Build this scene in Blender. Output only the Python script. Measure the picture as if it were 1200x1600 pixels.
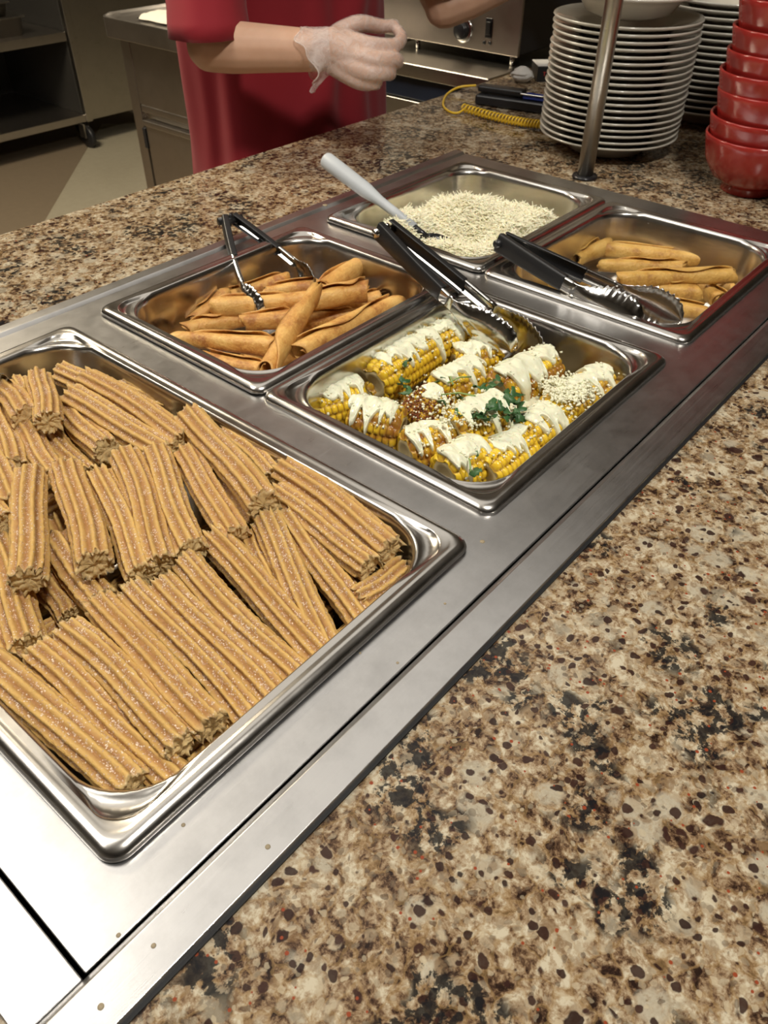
import bpy, bmesh, math, random
from mathutils import Vector, Matrix, Quaternion, noise
for o in list(bpy.data.objects): bpy.data.objects.remove(o)
scene = bpy.context.scene
C = scene.collection
PI = math.pi
H = 0.9                      # counter top height, floor at 0

# ------------------------------------------------------------ camera
cam = bpy.data.cameras.new('camera'); camo = bpy.data.objects.new('camera', cam); C.objects.link(camo)
R_ = [[0.648278, -0.761372, 0.006926], [-0.495194, -0.428513, -0.755751], [0.578376, 0.486507, -0.654822]]
rt, dn, fw = map(Vector, R_)
m = Matrix((rt, -dn, -fw)).transposed().to_4x4(); m.translation = Vector((-0.0532,-0.2267,1.317))
camo.matrix_world = m
cam.sensor_fit = 'VERTICAL'; cam.sensor_height = 36.0; cam.lens = 1235.25 / 1600 * 36.0
cam.clip_start = 0.01; cam.clip_end = 50
cam.dof.use_dof = True; cam.dof.focus_distance = 0.58; cam.dof.aperture_fstop = 20
scene.camera = camo

# ------------------------------------------------------------ world, exposure, lights
w = bpy.data.worlds.new('world'); scene.world = w; w.use_nodes = True
w.node_tree.nodes['Background'].inputs[0].default_value = (0.95, 0.86, 0.72, 1)
w.node_tree.nodes['Background'].inputs[1].default_value = 0.10
scene.view_settings.view_transform = 'Standard'; scene.view_settings.look = 'None'
scene.view_settings.gamma = 1; scene.view_settings.use_curve_mapping = False
scene.view_settings.exposure = 0.0
def area(name, loc, tgt, sx, sy, power, col):
    l = bpy.data.lights.new(name, 'AREA'); l.shape = 'RECTANGLE'; l.size = sx; l.size_y = sy
    l.energy = power; l.color = col
    o = bpy.data.objects.new(name, l); C.objects.link(o); o.location = loc
    o.rotation_euler = (Vector(tgt)-Vector(loc)).to_track_quat('-Z', 'Y').to_euler()
    return o
WARM = (1.0, 0.87, 0.66); NEUT = (1.0, 0.955, 0.87)
area('overhead_area_light', (-0.62, 1.10, 2.66), (-0.62, 1.10, 0), 1.4, 1.0, 23, NEUT)
area('overhead_area_light', (1.05, 0.85, 2.66), (1.05, 0.85, 0), 1.7, 1.2, 5.5, NEUT)  # added fill panel, brightens the reflection in the steel deck
area('ceiling_spot_light', (0.15, -0.55, 2.60), (0.3, 0.1, 0.9), 0.22, 0.22, 27, NEUT)
area('overhead_area_light', (4.35, 4.9, 2.66), (4.35, 4.9, 0), 0.6, 0.4, 20, WARM)
area('overhead_area_light', (0.55, 2.5, 2.66), (1.6, 3.2, 0), 1.0, 0.5, 130, WARM)  # added fill for the left kitchen, placed clear of visible reflections

# ------------------------------------------------------------ material helpers
MATS = {}
class NT:
    def __init__(s, name):
        s.m = bpy.data.materials.new(name); s.m.use_nodes = True; s.t = s.m.node_tree
        s.b = s.t.nodes['Principled BSDF']; MATS[name] = s.m
        s.tc = s.t.nodes.new('ShaderNodeTexCoord')
    def n(s, typ, **kw):
        nd = s.t.nodes.new('ShaderNode'+typ)
        for k, v in kw.items():
            if k in ('op',): nd.operation = v
            elif k == 'feature': nd.feature = v
            elif k == 'dims': nd.noise_dimensions = v
            elif k == 'attr': nd.attribute_name = v
            else:
                key = int(k[1:]) if k[0] == 'i' and k[1:].isdigit() else k.replace('_', ' ')
                s.set(nd.inputs[key], v)
        return nd
    def set(s, sock, v):
        if isinstance(v, bpy.types.NodeSocket): s.t.links.new(v, sock)
        elif isinstance(v, bpy.types.Node): s.t.links.new(v.outputs[0], sock)
        else:
            if isinstance(v, tuple) and len(v) == 3 and sock.type == 'RGBA': v = (*v, 1)
            sock.default_value = v
    def math(s, op, a, b=0.0, clamp=False):
        nd = s.n('Math', op=op, i0=a, i1=b); nd.use_clamp = clamp; return nd.outputs[0]
    def mix(s, f, a, b):
        nd = s.t.nodes.new('ShaderNodeMix'); nd.data_type = 'RGBA'
        s.set(nd.inputs[0], f); s.set(nd.inputs[6], a); s.set(nd.inputs[7], b); return nd.outputs[2]
    def ramp(s, f, stops):
        nd = s.t.nodes.new('ShaderNodeValToRGB'); s.set(nd.inputs[0], f); e = nd.color_ramp.elements
        while len(e) < len(stops): e.new(0.5)
        for x, (p, c) in zip(e, stops):
            x.position = p; x.color = (*c, 1) if isinstance(c, tuple) else (c, c, c, 1)
        return nd.outputs[0]
    def noise(s, scale, detail=2, rough=.5, vec=None, dist=0):
        nd = s.n('TexNoise', Scale=scale, Detail=detail, Roughness=rough, Distortion=dist)
        s.set(nd.inputs['Vector'], vec or s.tc.outputs['Object']); return nd.outputs[0]
    def vor(s, scale, vec=None, feature='F1', rand=1.0):
        nd = s.n('TexVoronoi', feature=feature); s.set(nd.inputs['Scale'], scale)
        nd.inputs['Randomness'].default_value = rand
        s.set(nd.inputs['Vector'], vec or s.tc.outputs['Object']); return nd
    def mapv(s, sc, rot=(0,0,0), src=None):
        nd = s.n('Mapping'); s.set(nd.inputs['Vector'], src or s.tc.outputs['Object'])
        nd.inputs['Scale'].default_value = sc; nd.inputs['Rotation'].default_value = rot; return nd.outputs[0]
    def bump(s, h, strength=.3, dist=.001, nrm=None):
        nd = s.n('Bump', Strength=strength, Distance=dist, Height=h)
        if nrm: s.set(nd.inputs['Normal'], nrm)
        return nd.outputs[0]
    def p(s, **kw):
        for k, v in kw.items(): s.set(s.b.inputs[k.replace('_', ' ')], v)
        return s
def plain(name, col, rough=.5, metal=0, **kw):
    t = NT(name); n = t.noise(30, 3)
    c = t.mix(n, tuple(x*.88 for x in col), tuple(min(1, x*1.1) for x in col))
    t.p(Base_Color=c, Roughness=rough, Metallic=metal, **kw); return t.m

# brushed steel
def steel(name, col=(.62,.61,.60), rough=.26, streak=(8,400,400), rv=.12, dirt_reflection=.25, bump=.06):
    t = NT(name)
    st = t.noise(1.0, 3, .6, t.mapv(streak))
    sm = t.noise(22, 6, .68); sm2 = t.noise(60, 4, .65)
    r = t.math('ADD', rough, t.math('MULTIPLY', t.math('SUBTRACT', st, .5), rv))
    r = t.math('ADD', r, t.math('MULTIPLY', t.math('SUBTRACT', sm2, .45), rv*.8))
    c = t.mix(t.math('MULTIPLY', t.ramp(sm, [(.45, 0.0), (.75, 1.0)]), dirt_reflection), col, tuple(x*.62 for x in col))
    c = t.mix(t.math('MULTIPLY', st, .25), c, tuple(x*.75 for x in col))
    t.p(Base_Color=c, Metallic=1.0, Roughness=r, Normal=t.bump(t.math('ADD', st, t.math('MULTIPLY', sm, .6)), bump, .002))
    return t.m
steel('deck_steel', (.66,.65,.645), .31, (10,1500,1500), .14, .55, .035)  # smudges, strong enough to paint in a blotchy dark reflection too
steel('pan_steel', (.64,.615,.58), .23, (30,30,160), .12, .35, .05)
steel('appliance_steel', (.50,.47,.42), .30, (5,5,300))
steel('table_steel', (.48,.44,.40), .32, (300,6,6))
steel('tong_steel', (.66,.65,.63), .15, (60,60,60), .06)
steel('dark_liner', (.16,.14,.12), .5, (6,60,60))
plain('black_rubber', (.012,.012,.013), .38)
plain('black_plastic', (.014,.014,.016), .28)
plain('lip_shadow', (.01,.01,.011), .6)
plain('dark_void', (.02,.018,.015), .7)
plain('blue_panel', (.012,.018,.035), .3)
plain('plate_china', (.54,.51,.44), .16, Coat_Weight=.4)
plain('dish_china', (.72,.69,.61), .14, Coat_Weight=.5)
plain('yellow_cord', (.78,.50,.03), .35)
plain('white_handle', (.50,.53,.56), .42)
plain('towel', (.60,.56,.48), .9)
plain('paper', (.62,.60,.57), .8)
plain('wall_paint', (.16,.14,.11), .7)
plain('ceiling_paint', (.42,.40,.36), .8)
plain('baseboard', (.02,.018,.016), .6)
plain('trousers', (.02,.02,.024), .9)
plain('hair', (.05,.028,.016), .6)
plain('blue_screen', (.05,.09,.5), .15)
plain('dried_sauce', (.30,.24,.15), .6)
plain('label_red', (.55,.05,.04), .6)
plain('label_white', (.75,.73,.7), .6)

t = NT('red_glaze')
n = t.noise(14, 3)
t.p(Base_Color=t.mix(n, (.27,.016,.014), (.40,.034,.026)), Roughness=.20, Coat_Weight=.5, Coat_Roughness=.12,
    Normal=t.bump(t.noise(300, 2), .05, .0006))

t = NT('red_cloth')
g = t.mapv((1,1,1))
n = t.noise(900, 2); n2 = t.noise(6, 2)
t.p(Base_Color=t.mix(n2, (.21,.004,.011), (.29,.007,.017)), Roughness=.85, Sheen_Weight=.08,
    Normal=t.bump(n, .25, .0006))

t = NT('skin')
n = t.noise(40, 4); n2 = t.noise(500, 2)
t.p(Base_Color=t.mix(n, (.54,.31,.20), (.66,.41,.285)), Roughness=.5, Subsurface_Weight=.15, Subsurface_Scale=.01,
    Subsurface_Radius=(1.0,.35,.2), Normal=t.bump(n2, .12, .0005))

t = NT('glove_vinyl')
n = t.noise(60, 4, .6, None, 1.2)
t.p(Base_Color=(.80,.70,.66), Roughness=.36, Alpha=t.ramp(n, [(.35,.22), (.65,.46)]), Specular_IOR_Level=.7,
    Normal=t.bump(n, .45, .004))

# granite
t = NT('granite')
P0 = t.tc.outputs['Object']
wn = t.n('TexNoise', Scale=55.0, Detail=3.0); t.set(wn.inputs['Vector'], P0)
wv = t.n('VectorMath', op='SCALE'); t.set(wv.inputs[0], wn.outputs['Color']); wv.inputs['Scale'].default_value = .010
W1 = t.n('VectorMath', op='ADD', i0=P0, i1=wv.outputs[0]).outputs[0]
wn2 = t.n('TexNoise', Scale=160.0, Detail=3.0); t.set(wn2.inputs['Vector'], P0)
wv2 = t.n('VectorMath', op='SCALE'); t.set(wv2.inputs[0], wn2.outputs['Color']); wv2.inputs['Scale'].default_value = .0035
W2 = t.n('VectorMath', op='ADD', i0=W1, i1=wv2.outputs[0]).outputs[0]
vc = t.vor(75, W2); vs_ = t.n('SeparateColor'); t.set(vs_.inputs[0], vc.outputs['Color'])
ve = t.vor(75, W2, 'DISTANCE_TO_EDGE')
big = t.noise(30, 3, .5, W1); fine = t.noise(330, 6, .75, W1); md_ = t.noise(120, 5, .65, W2)
bf = t.math('ADD', t.math('MULTIPLY', fine, .48), t.math('ADD', t.math('MULTIPLY', md_, .62), t.math('MULTIPLY', big, .24)))
bf = t.math('ADD', bf, t.math('MULTIPLY', t.math('SUBTRACT', vs_.outputs[0], .5), .10))
base = t.ramp(bf, [(.53,(.028,.015,.011)), (.590,(.115,.062,.034)), (.645,(.31,.195,.105)), (.705,(.49,.37,.23)), (.78,(.72,.63,.46))])
base = t.mix(t.math('MULTIPLY', t.math('LESS_THAN', ve.outputs[0], .05), .35), base, (.42,.26,.10))
def cellmask(scale, lo, hi, prob, chan, vec, sharp=14.0):
    v = t.vor(scale, vec); sep = t.n('SeparateColor'); t.set(sep.inputs[0], v.outputs['Color'])
    rr = sep.outputs[chan]
    pick = t.math('LESS_THAN', rr, prob)
    sz = t.math('ADD', lo, t.math('MULTIPLY', sep.outputs[(chan+1) % 3], hi-lo))
    inside = t.math('MULTIPLY', t.math('SUBTRACT', sz, v.outputs['Distance']), sharp, True)
    return t.math('MULTIPLY', pick, inside), sep.outputs[(chan+2) % 3]
fl = t.noise(600, 5, .75, W1)
brk = t.ramp(t.noise(260, 4, .7, W2), [(.36, .25), (.5, 1.0)])
mk, rv = cellmask(52, .22, .60, .36, 0, W2, 6.0)       # big pale flakes
c = t.mix(t.math('MULTIPLY', t.math('MULTIPLY', mk, brk), .92), base, t.mix(rv, t.mix(fl,(.40,.33,.22),(.80,.73,.57)), t.mix(fl,(.24,.19,.125),(.40,.35,.26))))
mk, rv = cellmask(105, .3, .6, .42, 1, W2, 7.0)        # small flakes
c = t.mix(t.math('MULTIPLY', t.math('MULTIPLY', mk, brk), .75), c, t.mix(rv, (.66,.56,.39), (.22,.12,.05)))
mk, rv = cellmask(260, .3, .6, .45, 1, W2)
c = t.mix(t.math('MULTIPLY', mk, .6), c, t.mix(rv, (.72,.60,.40), (.060,.032,.024)))
mk, rv = cellmask(66, .16, .40, .50, 2, W2)       # dark chocolate chips
c = t.mix(t.math('MULTIPLY', mk, .95), c, t.mix(rv, (.026,.011,.010), (.062,.028,.022)))
mk, rv = cellmask(135, .20, .46, .52, 0, W2)
c = t.mix(t.math('MULTIPLY', mk, .94), c, t.mix(rv, (.028,.012,.011), (.070,.030,.022)))
bl = t.math('MULTIPLY', t.ramp(t.noise(17, 2, .5, W1), [(.535, 0.0), (.60, 1.0)]), t.ramp(t.noise(105, 6, .65, W1), [(.49, 0.0), (.53, 1.0)]))
c = t.mix(t.math('MULTIPLY', bl, .92), c, (.014,.015,.017))
mk, rv = cellmask(210, .12, .28, .05, 2, P0)     # copper flecks
c = t.mix(mk, c, (.36,.07,.025))
hs = t.n('HueSaturation', Saturation=.98, Value=.70, Color=c)
t.p(Base_Color=hs.outputs[0], Roughness=.12, Specular_IOR_Level=.22, Normal=t.bump(fl, .03, .0005))

# floor stone tiles
def floor_mat(name, a, b):
    t = NT(name); n = t.noise(30, 6, .7); n2 = t.noise(220, 2)
    t.p(Base_Color=t.mix(t.math('MULTIPLY', n2, .5), t.mix(n, a, b), tuple(x*.7 for x in a)), Roughness=.6, Normal=t.bump(n, .15, .003))
floor_mat('floor_brown', (.15,.115,.075), (.22,.17,.115))
floor_mat('floor_pale', (.28,.25,.18), (.40,.36,.27))

# churro
t = NT('churro')
ridge = t.n('Attribute', attr='ridge').outputs['Fac']; crumb = t.n('Attribute', attr='crumb').outputs['Fac']
oi = t.n('ObjectInfo').outputs['Random']
pv = t.n('VectorMath', op='ADD', i0=t.tc.outputs['Object'])
cb = t.n('CombineXYZ', X=oi, Y=oi, Z=oi); t.set(pv.inputs[1], cb.outputs[0]); pv = pv.outputs[0]
n = t.noise(45, 4, .6, pv); nf = t.noise(380, 4, .75, pv)
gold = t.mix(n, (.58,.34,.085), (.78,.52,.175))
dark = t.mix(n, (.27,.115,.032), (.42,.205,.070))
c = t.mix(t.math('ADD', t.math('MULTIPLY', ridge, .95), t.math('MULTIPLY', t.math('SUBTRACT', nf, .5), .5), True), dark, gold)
vv = t.vor(800, pv); sp = t.n('SeparateColor'); t.set(sp.inputs[0], vv.outputs['Color'])
patch = t.ramp(t.noise(70, 3, .6, pv), [(.38, 0.12), (.60, 1.0)])
sug = t.math('MULTIPLY', t.math('LESS_THAN', sp.outputs[0], t.math('MULTIPLY', t.math('ADD', t.math('SUBTRACT', 1.05, ridge), .10), t.math('MULTIPLY', patch, .72))), t.math('LESS_THAN', vv.outputs['Distance'], .55))
c = t.mix(t.math('MULTIPLY', sug, .75), c, t.mix(sp.outputs[1], (.38,.19,.11), (.92,.77,.60)))
c = t.mix(t.math('MULTIPLY', crumb, .80), c, t.mix(nf, (.66,.44,.17), (.92,.74,.40)))
c = t.mix(t.math('MULTIPLY', t.math('SUBTRACT', oi, .35), .25, True), c, (.42,.19,.05))
t.p(Base_Color=c, Roughness=t.mix(sug, (.62,)*3, (.3,)*3), Subsurface_Weight=.06, Subsurface_Scale=.004,
    Normal=t.bump(t.math('ADD', nf, t.math('MULTIPLY', sug, .7)), .8, .0014))

# fried tortilla
def tort(name, a, b, d):
    t = NT(name); oi = t.n('ObjectInfo').outputs['Random']
    cb = t.n('CombineXYZ', X=oi, Y=oi, Z=oi)
    pv = t.n('VectorMath', op='ADD', i0=t.tc.outputs['Object'], i1=cb.outputs[0]).outputs[0]
    n = t.noise(35, 5, .62, pv); n2 = t.noise(260, 4, .7, pv)
    c = t.ramp(n, [(.36, d), (.47, a), (.64, b)])
    c = t.mix(t.ramp(n2, [(.50, 0.0), (.66, .30)]), c, tuple(min(1, x*1.35) for x in b))
    c = t.mix(t.math('MULTIPLY', oi, .35), c, a)
    t.p(Base_Color=c, Roughness=.42, Specular_IOR_Level=.45, Subsurface_Weight=.05, Subsurface_Scale=.004,
        Normal=t.bump(t.math('ADD', n, t.math('MULTIPLY', n2, .4)), 1.0, .0028))
tort('tortilla', (.62,.31,.080), (.83,.52,.17), (.36,.13,.035))
tort('tortilla_dull', (.60,.34,.08), (.76,.49,.15), (.36,.16,.04))

# corn
t = NT('corn'); ker = t.n('Attribute', attr='ridge').outputs['Fac']; ch = t.n('Attribute', attr='char').outputs['Fac']
n = t.noise(120, 3); n2 = t.noise(420, 3)
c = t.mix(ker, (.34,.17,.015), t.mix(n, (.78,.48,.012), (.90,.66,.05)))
chm = t.math('MULTIPLY', ch, t.ramp(t.noise(70, 3), [(.36, .45), (.52, 1.0)]), True)
c = t.mix(t.math('MULTIPLY', chm, .85), c, t.mix(n2, (.12,.035,.010), (.38,.13,.03)))
t.p(Base_Color=c, Roughness=.28, Subsurface_Weight=.12, Subsurface_Scale=.004, Normal=t.bump(n2, .15, .0006))
plain('cob_core', (.52,.42,.22), .7)
t = NT('chili_dusting'); n = t.noise(500, 3)
t.p(Base_Color=t.mix(n, (.10,.022,.008), (.30,.085,.02)), Roughness=.8, Normal=t.bump(n, .6, .0015))
t = NT('crema'); n = t.noise(160, 3)
t.p(Base_Color=t.mix(n, (.74,.73,.52), (.84,.84,.66)), Roughness=.26, Subsurface_Weight=.15, Subsurface_Scale=.004, Normal=t.bump(n, .3, .0018))
t = NT('crumbled_cheese'); n = t.noise(300, 3)
t.p(Base_Color=t.mix(n, (.76,.74,.52), (.90,.88,.70)), Roughness=.7)
t = NT('shredded_cheese'); n = t.noise(60, 3)
t.p(Base_Color=t.mix(n, (.92,.85,.60), (.97,.93,.76)), Roughness=.55, Subsurface_Weight=.15, Subsurface_Scale=.003)
t = NT('leaf'); n = t.noise(150, 3)
t.p(Base_Color=t.mix(n, (.022,.075,.022), (.07,.17,.055)), Roughness=.45, Normal=t.bump(n, .4, .001))
plain('leaf_stem', (.26,.38,.12), .5)

# ------------------------------------------------------------ object helpers
def mesh(name, vs, fs, mat, parent=None, smooth=True, attrs=None):
    me = bpy.data.meshes.new(name); me.from_pydata([tuple(v) for v in vs], [], fs); me.update()
    if smooth: me.polygons.foreach_set('use_smooth', [True]*len(me.polygons))
    if attrs:
        for k, vals in attrs.items():
            a = me.attributes.new(k, 'FLOAT', 'POINT'); a.data.foreach_set('value', vals)
    for mm in (mat if isinstance(mat, (list, tuple)) else [mat]): me.materials.append(MATS[mm])
    o = bpy.data.objects.new(name, me); C.objects.link(o)
    if parent: o.parent = parent
    return o
def fixn(o):
    bm = bmesh.new(); bm.from_mesh(o.data); bmesh.ops.recalc_face_normals(bm, faces=bm.faces); bm.to_mesh(o.data); bm.free(); return o
def tag(o, label=None, cat=None, group=None, kind=None):
    if label: o['label'] = label
    if cat: o['category'] = cat
    if group: o['group'] = group
    if kind: o['kind'] = kind
    return o
def thing(name, loc, label, cat, group=None, rot=None):
    o = bpy.data.objects.new(name, None); C.objects.link(o); o.location = loc; o.empty_display_size = .02
    if rot is not None: o.rotation_mode = 'QUATERNION'; o.rotation_quaternion = rot
    return tag(o, label, cat, group)
class MB:
    def __init__(s): s.v = []; s.f = []
    def add(s, vs, fs):
        b = len(s.v); s.v += [tuple(v) for v in vs]; s.f += [tuple(i+b for i in f) for f in fs]; return s
    def box(s, lo, hi, M=None):
        vs = [Vector((x,y,z)) for z in (lo[2],hi[2]) for y in (lo[1],hi[1]) for x in (lo[0],hi[0])]
        if M: vs = [M @ v for v in vs]
        return s.add(vs, [(0,2,3,1),(4,5,7,6),(0,1,5,4),(2,6,7,3),(0,4,6,2),(1,3,7,5)])
    def loft(s, rings, closed=True, cap0=False, cap1=False):
        n = len(rings[0]); vs = [v for r in rings for v in r]; fs = []
        for i in range(len(rings)-1):
            for j in range(n if closed else n-1):
                a = i*n+j; b = i*n+(j+1) % n; fs.append((a, b, b+n, a+n))
        if cap0: fs.append(tuple(range(n-1, -1, -1)))
        if cap1: fs.append(tuple(range((len(rings)-1)*n, len(rings)*n)))
        return s.add(vs, fs)
    def tube(s, path, rad, n=12, cap=True):
        path = [Vector(p) for p in path]; rings = []
        up = None
        for i, p in enumerate(path):
            d = (path[min(i+1, len(path)-1)] - path[max(i-1, 0)]).normalized()
            if up is None: up = d.orthogonal().normalized()
            else: up = (up - d*up.dot(d)).normalized()
            s2 = d.cross(up); r = rad[i] if isinstance(rad, (list, tuple)) else rad
            rings.append([p + (up*math.cos(2*PI*k/n) + s2*math.sin(2*PI*k/n))*r for k in range(n)])
        return s.loft(rings, True, cap, cap)
    def lathe(s, prof, ctr=(0,0,0), n=48, M=None):
        rings = []
        for r, z in prof:
            ring = [Vector((r*math.cos(2*PI*k/n)+ctr[0], r*math.sin(2*PI*k/n)+ctr[1], z+ctr[2])) for k in range(n)]
            rings.append([M @ v for v in ring] if M else ring)
        return s.loft(rings)
    def build(s, name, mat, parent=None, smooth=True): return fixn(mesh(name, s.v, s.f, mat, parent, smooth))
def bevel(o, w, seg=2):
    md = o.modifiers.new('bevel', 'BEVEL'); md.width = w; md.segments = seg; md.limit_method = 'ANGLE'
    for p in o.data.polygons: p.use_smooth = True
    wn = o.modifiers.new('wn', 'WEIGHTED_NORMAL'); return o
def box(name, lo, hi, mat, parent=None, bev=.002):
    o = MB().box(lo, hi).build(name, mat, parent, False)
    return bevel(o, bev) if bev else o
def frame_rot(x, up):      # quaternion taking local X to x, local Z near up
    x = Vector(x).normalized(); z = Vector(up); z = (z - x*z.dot(x)).normalized(); y = z.cross(x)
    return Matrix((x, y, z)).transposed().to_quaternion()

# ------------------------------------------------------------ room
RX0, RX1, RY0, RY1, RH = -3.0, 5.2, -3.0, 5.6, 2.7
def st(o): return tag(o, kind='structure')
fl = st(box('floor', (RX0,RY0,-.1), (RX1,RY1,0), 'floor_brown', None, 0))
# pale stone paving beside the brown one: bounded by the joint seen at left
a = Vector((1.597,3.114,0)); b = Vector((2.518,4.076,0)); d = (b-a).normalized(); nn = Vector((d.y, -d.x, 0))
mb = MB(); q = [a-d*1.6, b+d*.2, b+d*.2+nn*2.2, a-d*1.6+nn*2.2]
mb.add([Vector((v.x,v.y,0.0)) for v in q]+[Vector((v.x,v.y,.003)) for v in q], [(4,5,6,7),(0,1,5,4),(1,2,6,5),(2,3,7,6),(3,0,4,7)])
mb.build('pale_paving', 'floor_pale', fl, False)
st(box('ceiling', (RX0,RY0,RH), (RX1,RY1,RH+.1), 'ceiling_paint', None, 0))
st(box('wall_back', (RX0,RY1,0), (RX1,RY1+.1,RH), 'wall_paint', None, 0))
st(box('wall_front', (RX0,RY0-.1,0), (RX1,RY0,RH), 'wall_paint', None, 0))
st(box('wall_left', (RX0-.1,RY0,0), (RX0,RY1,RH), 'wall_paint', None, 0))
st(box('wall_right', (RX1,RY0,0), (RX1+.1,RY1,RH), 'wall_paint', None, 0))
st(box('baseboard_back', (RX0,RY1-.02,0), (RX1,RY1,.12), 'baseboard', None, 0))

# ------------------------------------------------------------ counter
FX0, FX1, FY0, FY1 = -.072, 1.102, -.0593, .5934   # steel frame footprint
CX0, CX1, CY0, CY1 = -.9, 2.6, -.42, .843
cnt = thing('serving_counter', (.6,.2,0), 'long speckled brown and cream granite serving counter under the steel frame', 'counter')
def local(o, root): o.location = Vector(o.location) - Vector(root.location); return o
xs = [CX0, FX0+.004, FX1-.004, CX1]; ys = [CY0, FY0+.004, FY1-.004, CY1]; vs = []; fs = []
for z in (H-.04, H):
    for y in ys:
        for x in xs: vs.append((x,y,z))
for k in (0, 16):
    for j in range(3):
        for i in range(3):
            if (i, j) == (1, 1): continue
            q = (k+j*4+i, k+j*4+i+1, k+j*4+i+5, k+j*4+i+4); fs.append(q if k else q[::-1])
def wallq(a, b): fs.append((a, b, b+16, a+16))
for i in range(3): wallq(i, i+1); wallq(15-i, 14-i); wallq(3+4*i, 7+4*i); wallq(12-4*i, 8-4*i)
wallq(5, 9); wallq(9, 10); wallq(10, 6); wallq(6, 5)
o = fixn(mesh('granite_top', vs, fs, 'granite', cnt, False)); local(o, cnt); bevel(o, .003)
o = MB(); o.box((CX0+.05,CY0+.05,0), (CX1-.05,CY0+.07,H-.04)); o.box((CX0+.05,CY1-.05,0), (CX1-.05,CY1-.03,H-.04))
o.box((CX0+.05,CY0+.05,0), (CX0+.07,CY1-.03,H-.04)); o.box((CX1-.07,CY0+.05,0), (CX1-.05,CY1-.03,H-.04))
o = o.build('counter_base', 'appliance_steel', cnt, False); local(o, cnt)

# ------------------------------------------------------------ steel frame with three wells
PW, PL, PH_ = .325, .53, .265
X2, X3, YS = .3594, .7248, .0110
WELLS = [(0,0,PW,PL), (X2,YS,X2+PW,YS+PL), (X3,YS,X3+PW,YS+PL)]
frm = thing('steam_table_frame', (.5,.27,H), 'brushed steel drop-in frame with wells holding the food pans in the granite', 'steam table')
FZ = .0035    # deck height above granite
def holes_plate(rect, holes, z0, z1, name, mat):
    xs = sorted({rect[0], rect[2], *[h[0] for h in holes], *[h[2] for h in holes]})
    ys = sorted({rect[1], rect[3], *[h[1] for h in holes], *[h[3] for h in holes]})
    nx, ny = len(xs), len(ys); vs = []; fs = []
    for z in (z0, z1):
        for y in ys:
            for x in xs: vs.append((x,y,z))
    solid = {}
    for j in range(ny-1):
        for i in range(nx-1):
            cx, cy = (xs[i]+xs[i+1])/2, (ys[j]+ys[j+1])/2
            solid[i,j] = not any(h[0] < cx < h[2] and h[1] < cy < h[3] for h in holes)
    N = nx*ny
    for (i,j), s in solid.items():
        if not s: continue
        a, b, c_, d_ = j*nx+i, j*nx+i+1, (j+1)*nx+i+1, (j+1)*nx+i
        fs.append((a+N,b+N,c_+N,d_+N)); fs.append((d_,c_,b,a))
        for (ni,nj), (p_, q_) in {(i,j-1):(a,b), (i+1,j):(b,c_), (i,j+1):(c_,d_), (i-1,j):(d_,a)}.items():
            if not solid.get((ni,nj), False): fs.append((p_,q_,q_+N,p_+N))
    o = mesh(name, vs, fs, mat, frm, False); o.location = -Vector(frm.location); return o
hl = [(x0+.012,y0+.012,x1-.012,y1-.012) for x0,y0,x1,y1 in WELLS]
SEAM = -.0378; FOLD = -.0313; FOLDB = .5746
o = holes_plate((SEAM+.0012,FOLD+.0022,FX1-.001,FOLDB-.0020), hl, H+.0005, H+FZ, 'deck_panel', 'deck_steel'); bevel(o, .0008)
def fbox(name, lo, hi, mat, bev=.0008):
    o = box(name, lo, hi, mat, frm, bev); o.location = -Vector(frm.location); return o
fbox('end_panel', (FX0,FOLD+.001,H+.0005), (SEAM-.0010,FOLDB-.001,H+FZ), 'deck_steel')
def rim(name, y0, y1, inner):      # rim strip with a small sloping step to the deck
    zt = H+FZ+.0022
    if inner > 0: prof = [(y0,H+.001),(y0,zt),(y1-.0045,zt),(y1,H+FZ-.0012),(y1,H+.0005)]
    else: prof = [(y1,H+.001),(y1,zt),(y0+.0045,zt),(y0,H+FZ-.0012),(y0,H+.0005)]
    m_ = MB(); m_.loft([[Vector((x,y,z)) for y, z in prof] for x in (FX0, FX1)], True, True, True)
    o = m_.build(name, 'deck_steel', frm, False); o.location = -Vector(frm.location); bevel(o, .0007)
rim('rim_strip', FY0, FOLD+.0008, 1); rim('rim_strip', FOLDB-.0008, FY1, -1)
fbox('lip_shadow', (FX0-.002,FY0-.0022,H-.002), (FX1+.002,FY0,H+.0018), 'lip_shadow', 0)  # black strips standing in for the shadow line under the frame lip
fbox('lip_shadow', (FX0-.002,FY1,H-.002), (FX1+.002,FY1+.0022,H+.0018), 'lip_shadow', 0)
for px_, py_, r_ in ((0.335,0.001,0.9)[:2]+(.0020,), (0.062,-0.051,0.9)[:2]+(.0015,), (0.041,-0.006,0.9)[:2]+(.0012,), (-0.008,-0.045,0.9)[:2]+(.0013,), (-0.04,-0.048,0.9)[:2]+(.0016,), (0.768,0.58,0.9)[:2]+(.0035,), (0.265,-0.016,0.9)[:2]+(.0010,), (-0.016,-0.027,0.9)[:2]+(.0012,), (0.193,0,0.9)[:2]+(.0009,), (0.203,-0.024,0.9)[:2]+(.0010,)):
    o = MB().lathe([(.0001,.0004),(r_*.7,.0004),(r_,0),(r_,-.001)], (px_, py_, H+FZ+(.0023 if py_ < FOLD or py_ > FOLDB else .0001)), 14).build('dried_drop', 'dried_sauce', frm); o.location = -Vector(frm.location)
for x0,y0,x1,y1 in hl:
    m_ = MB(); q = [(x0-.001,y0-.001),(x1+.001,y0-.001),(x1+.001,y1+.001),(x0-.001,y1+.001)]
    m_.loft([[Vector((x,y,z)) for x, y in q] for z in (H, H-.17)], True, False, True)
    o = m_.build('well_liner', 'dark_liner', frm, False); o.location = -Vector(frm.location)

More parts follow.
